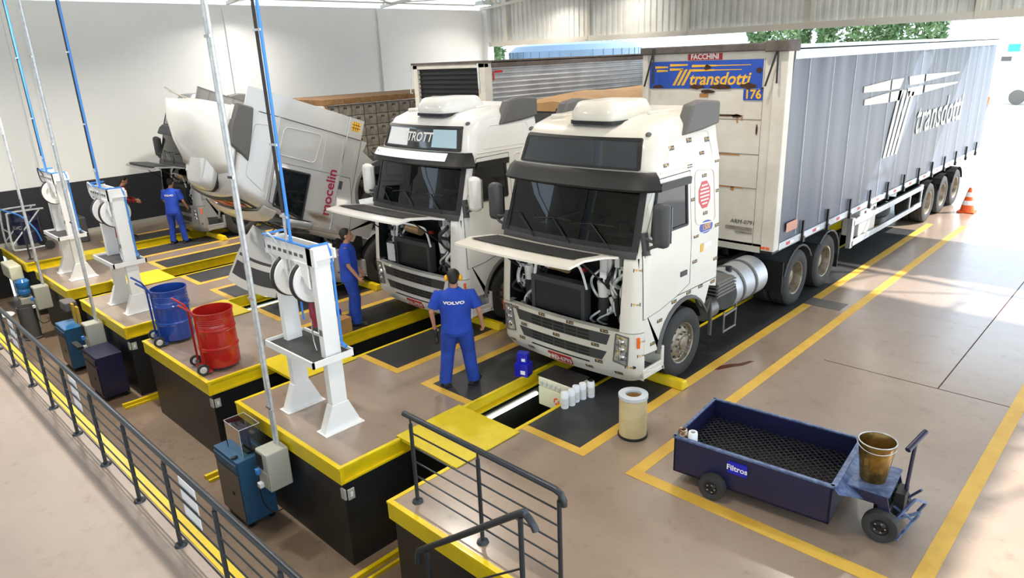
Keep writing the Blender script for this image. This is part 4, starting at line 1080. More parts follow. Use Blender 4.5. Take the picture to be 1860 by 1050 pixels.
mb.add(vs, [(i*7+j, i*7+j+1, (i+1)*7+j+1, (i+1)*7+j) for i in range(11) for j in range(6)]+[(0, 1, 2, 3, 4, 5, 6)]); mb.build('tarpaulin', 'tan', B, smooth=True)
mb = MB(); mb.bx(.06, .86, -.02, -.005, 3.22, 3.44); sb = mb.build('maker_sign', 'pvc', B); text('maker_lettering', 'RANDON', .20, 'black', sb, lambda u, v, d: Vector((.46+u, -.023, 3.33+v)), bold=.004, sx=.95)
trailer_wheels(B, (7.5, 8.8, 10.1), 'rim_dark')

# aluminium box trailer with dark shutter front behind the silver truck
D = thing('trailer', 'ribbed aluminium trailer with black louvred front behind the silver truck', 'trailer', (-13.10, 11.4, 0))
mb = MB(); n = 0; z = 1.3; pr = []
while z < 4.25: pr += [(1.25, z), (1.25, z+.05), (1.275, z+.065), (1.275, z+.095)]; z += .11
vs = []
for x, z in pr: vs += [(x, .22, z), (x, 13.0, z)]
mb.add(vs, [(2*i, 2*i+1, 2*i+3, 2*i+2) for i in range(len(pr)-1)])
mb.add([(-v[0], v[1], v[2]) for v in vs], [(2*i, 2*i+2, 2*i+3, 2*i+1) for i in range(len(pr)-1)])
mb.build('ribbed_side', 'alu', D)
mb = MB(); mb.bx(-1.27, -1.10, -.02, .12, 1.25, 4.36); mb.bx(1.06, 1.28, -.02, .22, 1.25, 4.36); mb.bx(-1.27, 1.28, -.02, .12, 4.26, 4.38); mb.bx(-1.27, 1.28, .0, .12, 1.2, 1.35); mb.build('front_frame', 'tpanel', D, bevel=.01)
mb = MB(); mb.bx(-1.3, 1.3, -.05, 13.0, 4.36, 4.41); mb.bx(1.22, 1.30, .2, 13.0, 4.26, 4.38); mb.build('roof_edge', 'capbrown', D)
mb = MB(); mb.bx(-1.10, 1.06, .06, .08, 1.35, 4.26)
z = 1.4
while z < 4.22: mb.bx(-1.10, 1.06, .02, .06, z, z+.02); z += .105
mb.build('louvred_front', 'black', D)
mb = MB(); mb.tube([(-1.3, -.05, 4.36), (-1.36, -.07, 3.7), (-1.28, -.07, 3.7)], .014, 6); mb.tube([(1.1, -.05, 4.36), (1.14, -.07, 3.8)], .02, 6); mb.build('stay_bar', 'galv', D)
mb = MB(); mb.bx(1.285, 1.29, .30, .55, 4.14, 4.19); mb.bx(1.285, 1.29, .24, .28, 3.98, 4.16); mb.build('red_reflector', 'red', D)
trailer_wheels(D, (8.8, 10.1, 11.4), 'rim_dark')
mb = MB(); mb.bx(-1.2, 1.2, 0, 13, 1.15, 1.3); mb.build('trailer_floor', 'black', D)

# crate trailer by the wall
G = thing('trailer', 'trailer loaded with crates under a brown board edge, near the white wall', 'trailer', (-20.22, 11.6, 0))
mb = MB(); mb.bx(-1.27, 1.27, 0, 12, 1.05, 1.3); mb.build('deck', 'black', G)
mb = MB(); mb.bx(-1.29, 1.29, -.06, 12, 3.30, 3.48); mb.build('top_board', 'cratewood', G, bevel=.02)
mb = MB(); mb.bx(-1.25, 1.25, -.06, 0, 1.3, 3.3); mb.build('head_board', 'tpanel', G)
for y in (0.0, 3.6, 7.2, 10.8): MB().bx(1.26, 1.30, y, y+.06, 1.3, 3.3).build('stake', 'cratewood', G)
trailer_wheels(G, (8.5, 9.8, 11.1), 'rim_dark')
cp = thing('bottle_crate', 'grey bottle crate in the stacked load beyond the silver tilted cab', 'crate', (0, 0, 0), 0, 'crates on the trailer near the wall')
MB().bx(-.16, .16, -.215, .215, 0, .315).build('crate_body', 'crate', cp, bevel=.012)
mb = MB(); mb.bx(.15, .163, -.055, .055, .20, .25); mb.build('hand_hole', 'crateslot', cp)
mb = MB()
for k in range(5): mb.bx(.155, .166, -.2+.1*k-.008, -.2+.1*k+.008, .01, .3)
mb.bx(.155, .168, -.21, .21, .13, .15); mb.build('crate_ribs', 'crate', cp)
first = True
for i in range(12):
    for j in range(1, 6):
        c = cp if first else copy_tree(cp); first = False
        c.location = (-20.22+1.06, 11.6+.26+i*.455, 1.31+j*.328)

# ================================================================== PIT EQUIPMENT
def wheel_stop(px, sg, lab):
    x0, x1 = sorted((px+sg*.47, px+sg*1.52)); 
    mb = MB(); mb.prism([(7.76, .004), (7.95, .004), (7.885, .135), (7.79, .135)], 'x', x0, x1)
    o = mb.build('wheel_stop', 'yellow', None, bevel=.02); tag(o, lab, 'wheel stop', 'yellow wheel stop beams')
    return o
for p, nm in ((PITS[0], 'stickered truck'), (PITS[1], 'plain white truck'), (PITS[2], 'silver tilted truck'), (PITS[4], 'grey truck near the wall')):
    wheel_stop(p, 1, 'yellow wheel stop beam right of the pit, by the %s' % nm)
    wheel_stop(p, -1, 'yellow wheel stop beam left of the pit, by the %s' % nm)
for p, lab in ((PITS[0], 'glowing tube light in the nearest pit, beside the white drain tray'), (PITS[2], 'glowing tube light in the pit behind the nearest reel stand')):
    t = thing('pit_light', lab, 'tube light', (p-HW+.06, 5.55, -.30), 0, 'tube lights in the pits')
    for k in range(1):
        MB().cyl((0, .05+k*1.5, 0), (0, 1.35+k*1.5, 0), .026, n=12).build('tube', 'tube', t)
    MB().bx(-.06, -.02, -.0, 1.45, .0, .05).build('fixture', 'plastic', t)
for p in PITS[:4]:
    struct(box(p-.30, p-.24, 3.2, 19, -1.4, -1.34).build('trim_pit_rail', 'yellow')); struct(box(p-.16, p-.12, 3.2, 19, -1.4, -1.36).build('trim_pit_rail', 'yellow'))
# white drain tray over the pit
t = thing('oil_drain_unit', 'cream white drain tray with red round logo hanging over the nearest pit', 'drain unit', (-5.75, 6.60, 0))
mb = MB(); mb.bx(-.30, .28, -.02, .36, .06, .19); mb.build('tray', 'cream', t, bevel=.015)
mb = MB(); mb.bx(-.28, .30, -.04, .02, -.22, .06); fr_ = mb.build('front_panel', 'cream', t, bevel=.008)
mb = MB(); mb.bx(-.34, .29, .0, .40, .19, .205); mb.build('tray_lid', 'black', t)
mb = MB(); mb.lathe([(.03, 0), (.052, 0), (.052, -.004), (.03, -.004)], 'y', (.05, -.041, -.08), 24, closed=True); mb.build('round_logo', 'cone', fr_)
mb = MB(); mb.bar((.02, -.046, -.11), (.09, -.046, -.04), .004, .014); mb.build('logo_slash', 'paper', fr_)
mb = MB()
for k in range(6): mb.bx(-.24+k*.08, -.21+k*.08, -.05, -.02, .09, .14)
mb.build('clips', 'filterend', t)
# white filter cans
cn = thing('oil_filter', 'x', 'filter', (-5.40, 6.38, .003), 0, 'white oil filters on the mat edge')
MB().lathe([(0, 0), (.048, 0), (.052, .01), (.052, .20), (.045, .23), (0, .24)], 'z', (0, 0, 0), 24).build('canister', 'paper', cn, smooth=True)
MB().lathe([(.053, .04), (.0535, .04), (.0535, .15), (.053, .15)], 'z', (0, 0, 0), 24).build('printed_band', 'white2', cn, smooth=True)
for i in range(5):
    c = cn if i == 0 else copy_tree(cn); c.location = (-5.40+.02*(i % 2)+(.07 if i == 4 else 0), 6.38+i*.118, .004)
    c['label'] = ['white oil filter can nearest the camera, first in the row on the black mat', 'second white oil filter can in the row, just behind the first',
                  'middle white oil filter can of the row of five', 'fourth white oil filter can, tallest looking near the row end', 'last white oil filter can with dark open top at the row end'][i]
MB().cyl((0, 0, .241), (0, 0, .243), .035, n=20).build('open_top', 'black', c)
# large air filter
t = thing('air_filter', 'large cylindrical air filter with pale metal rim standing on the floor', 'air filter', (-4.32, 6.38, 0))
MB().lathe([(.095, .03), (.168, .03), (.168, .53), (.095, .53)], 'z', (0, 0, 0), 48, closed=True).build('pleated_body', 'filter', t, smooth=True)
MB().lathe([(.095, .52), (.178, .52), (.178, .56), (.100, .565), (.095, .55)], 'z', (0, 0, 0), 48, closed=True).build('end_ring', 'filterend', t, smooth=True)
MB().lathe([(.0, .002), (.182, .002), (.182, .03), (.0, .03)], 'z', (0, 0, 0), 48).build('base_seal', 'black', t)
mb = MB(); mb.lathe([(.092, .04), (.092, .52)], 'z', (0, 0, 0), 32); mb.build('inner_core', 'cardboard' if 'cardboard' in M else 'card', t)
# blue boxes on the mat
for k, (x, y, z, w_, h_, rz, lab) in enumerate(((-6.52, 6.78, .003, .105, .20, .3, 'lower blue filter box standing on the black mat near the pit edge'), (-6.53, 6.79, .2045, .08, .15, .45, 'smaller blue box stacked on top of the lower blue box'))):
    t = thing('filter_box', lab, 'box', (x, y, z), rz, 'blue filter boxes')
    MB().bx(-w_, w_, -w_*.8, w_*.8, 0, h_).build('carton', 'boxblue', t, bevel=.004)
    MB().bx(-w_*.1, w_*.6, -w_*.8-.002, -w_*.8, h_*.2, h_*.5).build('carton_label', 'paper', t)
# cardboard box with blue piece, near second pit
t = thing('cardboard_box', 'brown cardboard box beside the worker in profile, blue piece on top', 'box', (-10.22, 6.02, .003), R(8))
MB().bx(-.17, .17, -.14, .14, 0, .27).build('carton', 'card', t, bevel=.004)
MB().bx(.02, .03, -.141, .141, .1, .271).build('tape', 'pvc', t)
tag(MB().bx(-.10, .10, -.08, .06, .004, .10).build('blue_carton', 'boxblue', None, bevel=.006, loc=(-10.40, 6.08, .27)), 'small blue carton on top of the brown cardboard box', 'box')

# ------------------------------------------------------------------ reel stands
def reel_stand(x, lab, nreel=2):
    t = thing('hose_reel_stand', lab, 'reel stand', (x, 4.14, 0), 0, 'white hose reel stands')
    for sx in (-.47, .47):
        mb = MB(); mb.bx(sx-.055, sx+.055, -.11, .11, .02, 2.30); co_ = mb.build('post', 'stand', t, bevel=.006)
        g = MB(); g.prism([(-.27, .015), (.27, .015), (.12, .36), (-.12, .36)], 'x', sx-.065, sx+.065); g.bx(sx-.12, sx+.12, -.29, .29, .0, .016); g.build('foot', 'stand', t, bevel=.004)
    mb = MB(); mb.bx(-.60, .60, -.14, -.11, 2.20, 2.42); mb.bx(-.60, .60, .13, .16, 2.26, 2.38); mb.bx(-.60, -.57, -.14, .16, 2.26, 2.40); mb.bx(.42, .53, -.14, .16, 2.20, 2.42); mb.bx(-.57, .57, -.1, .13, 2.26, 2.28); mb.build('top_frame', 'stand', t, bevel=.005)
    mb = MB(); mb.bx(-.56, .42, -.10, .12, 2.28, 2.30)
    for k in range(7): mb.bx(-.50+.13*k, -.43+.13*k, -.146, -.14, 2.28, 2.32)
    mb.build('cable_clutter', 'defl', t)
    g = MB(); g.prism([(-.115, 1.96), (-.115, 2.22), (-.44, 2.22)], 'y', -.13, -.12); g.prism([(.42, 1.9), (.42, 2.22), (.10, 2.22)], 'y', -.15, -.13); g.build('gusset', 'stand', t)
    for k in range(nreel):
        cx = (-.24, .22)[k] if nreel == 2 else -.22
        mb = MB(); mb.lathe([(.02, .03), (.09, .05), (.11, .02), (.17, .02), (.18, .05), (.262, .05), (.268, .03), (.20, .02), (.20, -.06), (.268, -.07), (.262, -.09), (.02, -.08)], 'x', (cx, 0, 1.94), 40); ro = mb.build('hose_reel', 'stand', t, smooth=True)
        mb = MB(); mb.lathe([(.20, -.058), (.272, -.058), (.288, -.03), (.284, .0), (.272, .018), (.20, .018)], 'x', (cx, 0, 1.94), 40); mb.build('wound_hose', 'darkpipe', ro, smooth=True)
        mb = MB(); mb.cyl((cx-.09, 0, 1.94), (cx+.16, 0, 1.94), .03, n=12); mb.bar((cx-.06, 0, 1.94), (cx-.05, .06, 1.76), .02, .04); mb.bar((cx, 0, 1.97), (cx, 0, 2.28), .03, .08); mb.build('hub', 'chrome', ro)
    # shelf
    mb = MB(); mb.bx(-.60, .58, -.32, .24, .985, 1.0); sh = mb.build('shelf', 'stand', t)
    mb = MB(); mb.bx(-.62, .60, -.34, -.315, .965, 1.045); mb.bx(-.62, .60, .235, .26, .965, 1.045); mb.bx(-.62, -.60, -.34, .26, .965, 1.045); mb.bx(.575, .60, -.34, .26, .965, 1.045); mb.build('shelf_rim', 'stand', sh)
    mb = MB(); mb.bx(-.59, .57, -.31, .23, 1.0, 1.008); mb.build('shelf_mat', 'mat', sh)
    # blue air line on top and down the rear
    b = MB(); b.tube([(.04, -.14, 2.44), (.50, -.14, 2.44), (.52, .10, 2.44), (.53, .13, 2.3), (.53, .13, 1.15)], .016, 8); b.tube([(.04, -.14, 2.44), (-.60, -.14, 2.44), (-.60, .15, 2.44)], .016, 8); b.tube([(-.36, .12, 2.3), (-.36, .13, 1.25)], .014, 8)
    b.tube([(.53, .13, 1.15), (.62, .13, 1.12)], .022, 8); b.build('air_line', 'bluepipe', t, smooth=True)
    b = MB(); b.tube(smoothpts([(-.15, -.16, 2.34), (-.32, -.2, 2.50), (-.48, -.18, 2.40), (-.40, -.17, 2.2), (-.24, -.10, 2.12)], 5), .012, 8); b.build('loose_hose', 'darkpipe' if nreel == 1 else 'galv', t, smooth=True)
    # nozzle gun hanging below the reel
    gun = MB(); gun.cyl((.17, -.02, 1.66), (.19, -.02, 1.46), .035, .048, n=12); gun.bar((.19, -.02, 1.5), (.26, -.02, 1.34), .06, .08); go = gun.build('nozzle_gun', 'maroon', t, smooth=True)
    gp = MB(); gp.tube(smoothpts([(.17, -.04, 1.42), (.16, -.05, 1.2), (.21, -.05, 1.02)], 5), .010, 6); gp.build('nozzle_tip', 'chrome', go)
    lb = MB(); lb.bx(.474, .52, -.1115, -.11, 1.30, 1.36); MB().bx(.44, .51, -.1125, -.111, 1.30, 1.38).build('small_label', 'crate', t)
    return t
reel_stand(-7.77, 'nearest tall white hose reel stand, in the middle of the foreground')
reel_stand(-14.85, 'middle white hose reel stand, left of the blue drum trolley')
reel_stand(-18.45, 'farthest white hose reel stand, with a single reel, at the left', 1)
# supply lines from the roof
for x, lab in ((-7.68, 'pair of blue and black supply pipes dropping to the nearest reel stand'), (-14.72, 'pair of blue and black supply pipes dropping to the middle reel stand'), (-18.35, 'pair of blue and black supply pipes dropping to the farthest reel stand')):
    t = thing('supply_pipe', lab, 'pipe', (x, 4.0, 2.44), 0, 'supply pipes from the roof')
    MB().tube([(.02, 0, .0), (.02, 0, 4.9)], .020, 10).build('blue_pipe', 'bluepipe', t, smooth=True)
    MB().tube([(-.08, 0, -.35), (-.08, 0, .35)], .017, 10).build('steel_end', 'galv', t, smooth=True)
    MB().tube([(-.08, 0, .35), (-.08, 0, 4.9)], .020, 10).build('black_pipe', 'darkpipe', t, smooth=True)
    for z in (.3, 1.15, 2.4, 3.6): MB().bx(-.115, .055, -.03, -.018, z, z+.025).build('pipe_clamp', 'galv', t)
for x, z0, lab in ((-7.80, -.12, 'steel conduit pole rising from the beige socket box beside the nearest reel stand'), (-14.95, -.12, 'steel conduit pole in front of the middle reel stand'), (-18.78, -.10, 'steel conduit pole at the far left, rising from a grey box')):
    t = thing('conduit_pole', lab, 'pole', (x, 3.47, z0), 0, 'conduit poles')
    MB().tube([(0, 0, 0), (0, 0, 7.2)], .028, 12).build('conduit', 'galv', t, smooth=True)
    MB().tube([(.058, 0, 0), (.058, 0, 7.2)], .022, 10).build('thin_conduit', 'galv', t, smooth=True)
    for z in (.5, 1.95, 3.4, 4.9): MB().bx(-.04, .09, -.035, -.02, z, z+.03).build('pipe_clamp', 'chrome', t)
def socket_box(x, lab, m='pvc'):
    t = thing('socket_box', lab, 'socket box', (x, 3.36, -.66), 0, 'socket boxes at the pole feet')
    MB().bx(-.13, .17, -.14, .17, 0, .54).build('enclosure', m, t, bevel=.02)
    MB().bx(-.10, .05, -.152, -.14, .30, .50).build('breaker_window', 'black', t)
    MB().bx(-.10, .14, -.150, -.14, .04, .27).build('socket_panel', m, t, bevel=.01)
    MB().bx(-.09, -.03, -.20, -.15, .20, .28).build('blue_socket', 'bluepipe', t, bevel=.01)
    MB().bx(-.06, .02, -.21, -.15, .03, .10).build('plug', 'paper', t, bevel=.01)
    MB().tube(smoothpts([(-.02, -.20, .04), (-.02, -.18, -.2), (.05, -.10, -.35), (.14, .05, -.30)], 5), .008, 6).build('cord', 'black', t)
socket_box(-7.76, 'beige socket box at the foot of the nearest pole, beside the teal cabinet')
socket_box(-14.9, 'beige socket box at the foot of the middle pole above the navy cabinet')
socket_box(-18.7, 'grey socket box at the foot of the far left pole')
# switch plates on the platform corners
for x, lab in ((-6.42, 'small white switch plate on the nearest black pit corner'), (-10.0, 'small white switch plate below the red drum platform corner'), (-13.53, 'small white switch plate on the black corner beside the navy cabinet')):
    t = thing('switch_plate', lab, 'switch', (x, 3.58, -.36), 0, 'switch plates on pit corners')
    MB().bx(.0, .02, .03, .12, -.07, .07).build('plate', 'pvc', t, bevel=.004)
    MB().bx(-.10, -.01, .0, .025, -.07, .07).build('cover', 'pvc', t, bevel=.004)
    MB().bx(.02, .026, .06, .09, -.03, .03).build('rocker', 'paper', t)

# ------------------------------------------------------------------ drum trolleys
def drum(x, y, rz, m, lab):
    t = thing('drum_trolley', lab, 'drum trolley', (x, y, 0), rz, 'open waste drums on trolleys')
    o = .06
    pr = [(0, o), (.285, o), (.29, o+.02)]
    for z in (.30, .60): pr += [(.29, o+z-.03), (.302, o+z-.01), (.302, o+z+.01), (.29, o+z+.03)]
    for z in (.68, .71, .74, .77): pr += [(.29, o+z), (.284, o+z+.012)]
    pr += [(.29, o+.86), (.300, o+.87), (.300, o+.885), (.284, o+.885), (.282, .55), (0, .55)]
    d = MB().lathe(pr, 'z', (0, 0, 0), 48).build('drum', m, t, smooth=True, ang=30)
    MB().cyl((0, 0, .551), (0, 0, .56), .28, n=32).build('drum_content', 'black', d)
    for sx in (-.22, .22):
        mb = MB(); mb.tube([(sx, -.30, .10), (sx, -.31, .95), (sx*1.0, -.36, 1.05), (sx, -.50, 1.18)], .017, 8); ho = mb.build('handle', m, t, smooth=True)
        w_ = MB(); w_.lathe([(.05, 0), (.085, -.005), (.092, .02), (.085, .045), (.05, .04)], 'x', (sx*1.1+(-.02 if sx < 0 else -.02), -.33, .093), 24); wo_ = w_.build('caster_wheel', 'rubber', t, smooth=True)
        c = MB(); c.lathe([(.0, -.012), (.02, -.012), (.035, .005), (.055, .0), (.055, .04), (0, .05)], 'x', (sx*1.1-.02, -.33, .093), 20); c.build('wheel_hub', 'galv', wo_, smooth=True)
    MB().bx(-.26, .26, -.35, -.20, .03, .055).build('toe_plate', m, t)
    MB().tube([(-.26, -.33, .093), (.26, -.33, .093)], .012, 8).build('axle', 'black', t)
    return t
drum(-10.50, 4.02, R(-10), 'red', 'red open drum on a two wheeled trolley at the platform corner')
drum(-12.25, 4.02, R(-10), 'blue', 'blue open drum on a two wheeled trolley, left of the red one')

# ------------------------------------------------------------------ railings
def rail_set(name, lab, y, xs, x0, x1, end=True):
    t = thing(name, lab, 'railing', (0, y, 0))
    for x in xs:
        p = MB(); p.cyl((x, 0, .012), (x, 0, .93), .021, n=12); p.cyl((x, 0, .93), (x, 0, 1.0), .011, n=8); po = p.build('post', 'rail', t, smooth=True)
        MB().lathe([(0, .002), (.062, .002), (.055, .022), (.021, .03)], 'z', (x, 0, 0), 20).build('post_foot', 'rail', po, smooth=True)
    h = [(x0, 0, 1.02), (x1, 0, 1.02)]
    if end: h = [(x0, 0, 1.02), (x1-.04, 0, 1.02), (x1+.02, 0, 1.0), (x1+.05, 0, .95), (x1+.05, 0, .90)]
    MB().tube(h, .030, 14).build('handrail', 'rail', t, smooth=True)
    for k, z in enumerate((.17, .33, .50, .67, .83)): MB().tube([(xs[0] if x0 > -20 else x0, .0, z), (xs[-1], .0, z)], .009, 8).build('rail_bar', 'rail', t, smooth=True)
    return t
XP = [-24.3+1.113*i for i in range(0, 20)]
XP = [x for x in [-6.49-1.113*k for k in range(-3, 15)] if x > -23.2]; XP.sort()
rail_set('railing', 'long dark railing along the walkway edge, running from lower middle to the left', 1.77, XP, -23.2, XP[-1]+.1, False)
rail_set('railing', 'short dark railing on the near platform, in front of the yellow cover plate', 3.77, [-5.26, -4.26, -3.27], -5.36, -3.27)
t = thing('stair_rail', 'sloping stair handrail with curved ends, at the bottom edge', 'handrail', (0, 3.25, 0))
MB().tube(smoothpts([(-4.62, 0, -.12), (-4.60, 0, .02), (-4.48, 0, .13), (-3.85, 0, .62), (-3.24, 0, 1.10), (-3.16, 0, 1.13), (-3.09, 0, 1.08), (-3.06, 0, 1.03)], 4), .030, 12).build('handrail', 'rail', t, smooth=True)
for x, zt, zb in ((-4.47, .10, -.95), (-3.22, 1.08, .012)):
    MB().cyl((x, 0, zb), (x, 0, zt), .022, n=12).build('post', 'rail', t, smooth=True)
for dz in (-.5, -.8): MB().tube([(-4.47, 0, .13+dz), (-3.22, 0, 1.10+dz)], .010, 8).build('rail_bar', 'rail', t)
mb = MB()
for k in range(8): mb.bx(-3.1-.26*(k+1), -3.1-.26*k, 2.0, 3.4, -1.4, -.175*(k+1))
mb.bx(-3.1, 1.2, 2.0, 3.5, -.18, 0)
struct(mb.build('floor_stair', 'trench_floor'))
# paper signs tied to the railing
for x, w_, lab in ((-6.0, .36, 'white paper sign on the long railing, next to the teal cabinet'), (-9.45, .30, 'white paper sign on the long railing, halfway up the picture'), (-12.62, .30, 'white paper sign on the long railing near its far end')):
    tag(MB().bx(-w_/2, w_/2, .012, .018, .50, .92).build('paper_sign', 'paper', None, loc=(x, 1.77, 0)), lab, 'sign', 'paper signs on the railing')

# ------------------------------------------------------------------ trench furniture
def cabinet(x0, x1, y0, y1, zt, m, door, lab, name='tool_cabinet'):
    t = thing(name, lab, 'cabinet', ((x0+x1)/2, (y0+y1)/2, -1.4))
    w_ = (x1-x0)/2; d_ = (y1-y0)/2; h = zt+1.4
    MB().bx(-w_, w_, -d_, d_, .09, h).build('body', m, t, bevel=.008)
    dr = MB().bx(-w_+.03, w_-.03, -d_-.012, -d_, .13, h-.20).build('door', door, t, bevel=.004)
    MB().bx(w_*.25, w_*.33, -d_-.022, -d_-.012, h*.45, h*.50).build('lock', 'black', dr)
    MB().bx(-w_+.03, w_-.03, -d_-.018, -d_, h-.16, h-.05).build('drawer', m, t, bevel=.004)
    for sx in (-1, 1):
        for sy in (-1, 1): MB().cyl((sx*(w_-.07)-.015, sy*(d_-.07), .045), (sx*(w_-.07)+.015, sy*(d_-.07), .045), .045, n=14).build('caster', 'black', t)
    return t
cabinet(-8.82, -8.12, 3.06, 3.50, -.37, 'teal', 'cabgrey', 'teal tool cabinet with grey door and clear screen cover, nearest the long railing')
cabinet(-16.5, -15.85, 3.08, 3.50, -.46, 'teal', 'cabgrey', 'teal tool cabinet with yellow folded sign, farther down the trench')
cabinet(-14.6, -13.82, 3.05, 3.50, -.50, 'navy', 'navy', 'navy blue cabinet against the black wall below the blue drum')
tag(MB().bx(-.36, .34, -.2, .2, 0, .012).build('cabinet_mat', 'water', None, loc=(-16.17, 3.29, -.458)), 'light blue mat on the farther teal cabinet', 'mat')
t = thing('display_cover', 'clear acrylic cover over a small screen on the nearest teal cabinet', 'display cover', (-8.40, 3.32, -.369))
for a, b in (((-.22, -.14), (-.22, .14)), ((.22, -.14), (.22, .14)), ((-.22, -.14), (.22, -.14)), ((-.22, .14), (.22, .14))):
    mb = MB(); mb.add([(a[0], a[1], 0), (b[0], b[1], 0), (b[0], b[1], .40), (a[0], a[1], .40)], [(0, 1, 2, 3)]); mb.build('acrylic_panel', 'clear', t)
    MB().bar((a[0], a[1], .40), (b[0], b[1], .40), .006, .006).build('acrylic_edge', 'filterend', t); MB().bar((a[0], a[1], 0), (a[0], a[1], .4), .006, .006).build('acrylic_edge', 'filterend', t)
mb = MB(); mb.add([(-.22, -.14, .40), (.22, -.14, .40), (.22, .14, .40), (-.22, .14, .40)], [(0, 1, 2, 3)]); mb.build('acrylic_top', 'clear', t)
t = thing('monitor', 'small dark purple screen inside the clear cover', 'monitor', (-8.38, 3.34, -.369))
MB().bx(-.13, .13, -.03, .0, .05, .36).build('screen', 'purple', t, bevel=.005); MB().bx(-.10, .14, -.08, .08, .0, .02).build('base', 'black', t); MB().bx(-.03, .03, -.02, .02, .02, .06).build('neck', 'black', t)
tag(MB().ell((0, 0, .016), (.03, .05, .016), 12, 8).build('computer_mouse', 'black', None, loc=(-8.27, 3.10, -.37), smooth=True), 'small black mouse at the cabinet top corner', 'mouse')
tag(MB().bx(-.06, .06, -.03, .03, 0, .04).build('charger', 'paper', None, loc=(-8.70, 3.36, -.37), bevel=.01), 'small white charger on the nearest teal cabinet', 'charger')
t = thing('folding_sign', 'yellow folded panel leaning on the farther teal cabinet', 'sign', (-15.95, 3.40, -.45))
for k in (-1, 1): MB().bx(-.16+.16*k-.0, -.16+.16*k+.15, -.02, .02, 0, .42).build('panel', 'amber', t, bevel=.01)
tag(MB().bx(-.2, .2, -.12, .12, 0, .2).build('grey_case', 'cabgrey', None, loc=(-16.6, 3.70-.28, -.25), bevel=.03), 'grey case with clamps fixed under the platform edge behind the yellow panel', 'case')
tag(MB().bx(-.12, .30, -.05, .05, 0, .05).build('jack_handle', 'black', None, loc=(-14.75, 3.0, -.46)), 'black handle and cable lying over the navy cabinet', 'handle')
t = thing('water_dispenser', 'water dispenser with blue bottle near the far pit corner', 'water dispenser', (-19.75, 3.25, -1.4))
MB().bx(-.15, .15, -.15, .15, 0, .82).build('dispenser_body', 'pvc', t, bevel=.02)
MB().lathe([(.05, .82), (.12, .88), (.15, .92), (.15, 1.0), (.135, 1.03), (.15, 1.06), (.15, 1.2), (.10, 1.26), (0, 1.27)], 'z', (0, 0, 0), 28).build('water_bottle', 'water', t, smooth=True)
t = thing('waste_bin', 'dark grey cylindrical bin beside the far left pole', 'bin', (-18.95, 3.05, -1.4))
MB().lathe([(0, 0), (.20, 0), (.20, .04), (.18, .06), (.19, .80), (.17, .80), (.165, .1)], 'z', (0, 0, 0), 32).build('bin_body', 'defl', t, smooth=True)
t = thing('stool', 'small stool with white seat in the far trench', 'stool', (-19.5, 2.75, -1.4))
MB().ell((0, 0, .55), (.20, .16, .06), 20, 10).build('seat', 'paper', t, smooth=True); MB().cyl((0, 0, .06), (0, 0, .5), .03).build('stem', 'black', t); MB().cyl((0, 0, 0), (0, 0, .06), .17, .12).build('base', 'pvc', t)
t = thing('towel_dispenser', 'cream box with a hanging cloth at the left picture edge', 'dispenser', (-21.35, 3.40, -.42))
MB().bx(-.5, .42, -.16, .12, 0, .36).build('dispenser_box', 'cream', t, bevel=.03)
mb = MB(); vs = []
for i in range(13):
    for j in range(7): vs.append((.02+.024*i*(1-.02*j), -.06+.03*math.sin(i*1.3+j*.4), .02-.07*j))
mb.add(vs, [(i*7+j, i*7+j+1, (i+1)*7+j+1, (i+1)*7+j) for i in range(12) for j in range(6)]); mb.build('cloth', 'paper', t, smooth=True)
mb = MB(); mb.bx(.12, .14, -.10, -.095, -.40, .0); mb.build('cloth_stripe', 'navy', t)
# blue oil drum and frame cart at far left
t = thing('drum_cart', 'dark blue drum on a tubular steel cart at the far left edge', 'drum cart', (-22.35, 4.1, 0))
MB().lathe([(0, .2), (.30, .2), (.30, .5), (.31, .52), (.30, .54), (.30, .8), (.31, .82), (.30, .84), (.30, 1.08), (0, 1.08)], 'z', (0, 0, 0), 36).build('drum', 'navy', t, smooth=True)
text('drum_lettering', 'VOLVO', .13, 'lettering', t, lambda u, v, d: Vector((.302*math.sin(u/.30+.35), -.302*math.cos(u/.30+.35), .66+v)))
mb = MB()
for sx in (-.36, .40):
    mb.tube(smoothpts([(sx, .4, .12), (sx, -.35, .12), (sx, -.48, .25), (sx, -.44, 1.0), (sx, -.35, 1.12), (sx, .4, 1.12)], 4), .025, 8); mb.tube([(sx, -.45, .3), (sx, .3, 1.1)], .02, 8)
mb.tube([(-.36, -.46, .6), (.40, -.46, .6)], .02, 8); mb.build('tube_frame', 'galv', t, smooth=True)
for sx in (-.36, .40): MB().cyl((sx-.03, .35, .12), (sx+.03, .35, .12), .12, n=24).build('wheel', 'rubber', t)
MB().tube(smoothpts([(-.6, -.4, 1.15), (.2, -.45, 1.18), (.7, -.2, 1.05), (.95, 0, .7), (.85, .1, .35)], 6), .018, 8).build('blue_hose', 'bluepipe', t, smooth=True)
tag(MB().bx(-.4, .4, -.25, .25, 0, .7).build('parts_washer', 'plastic', None, loc=(-22.4, 5.2, 0), bevel=.03), 'dark low machine behind the drum cart, against the wall', 'machine')
t = thing('guard_post', 'short dark post with round foot beside the far left pit', 'post', (-21.1, 3.78, 0))
MB().cyl((0, 0, 0), (0, 0, .95), .022, n=12).build('post', 'rail', t); MB().cyl((0, 0, 0), (0, 0, .02), .06, n=16).build('foot', 'rail', t)

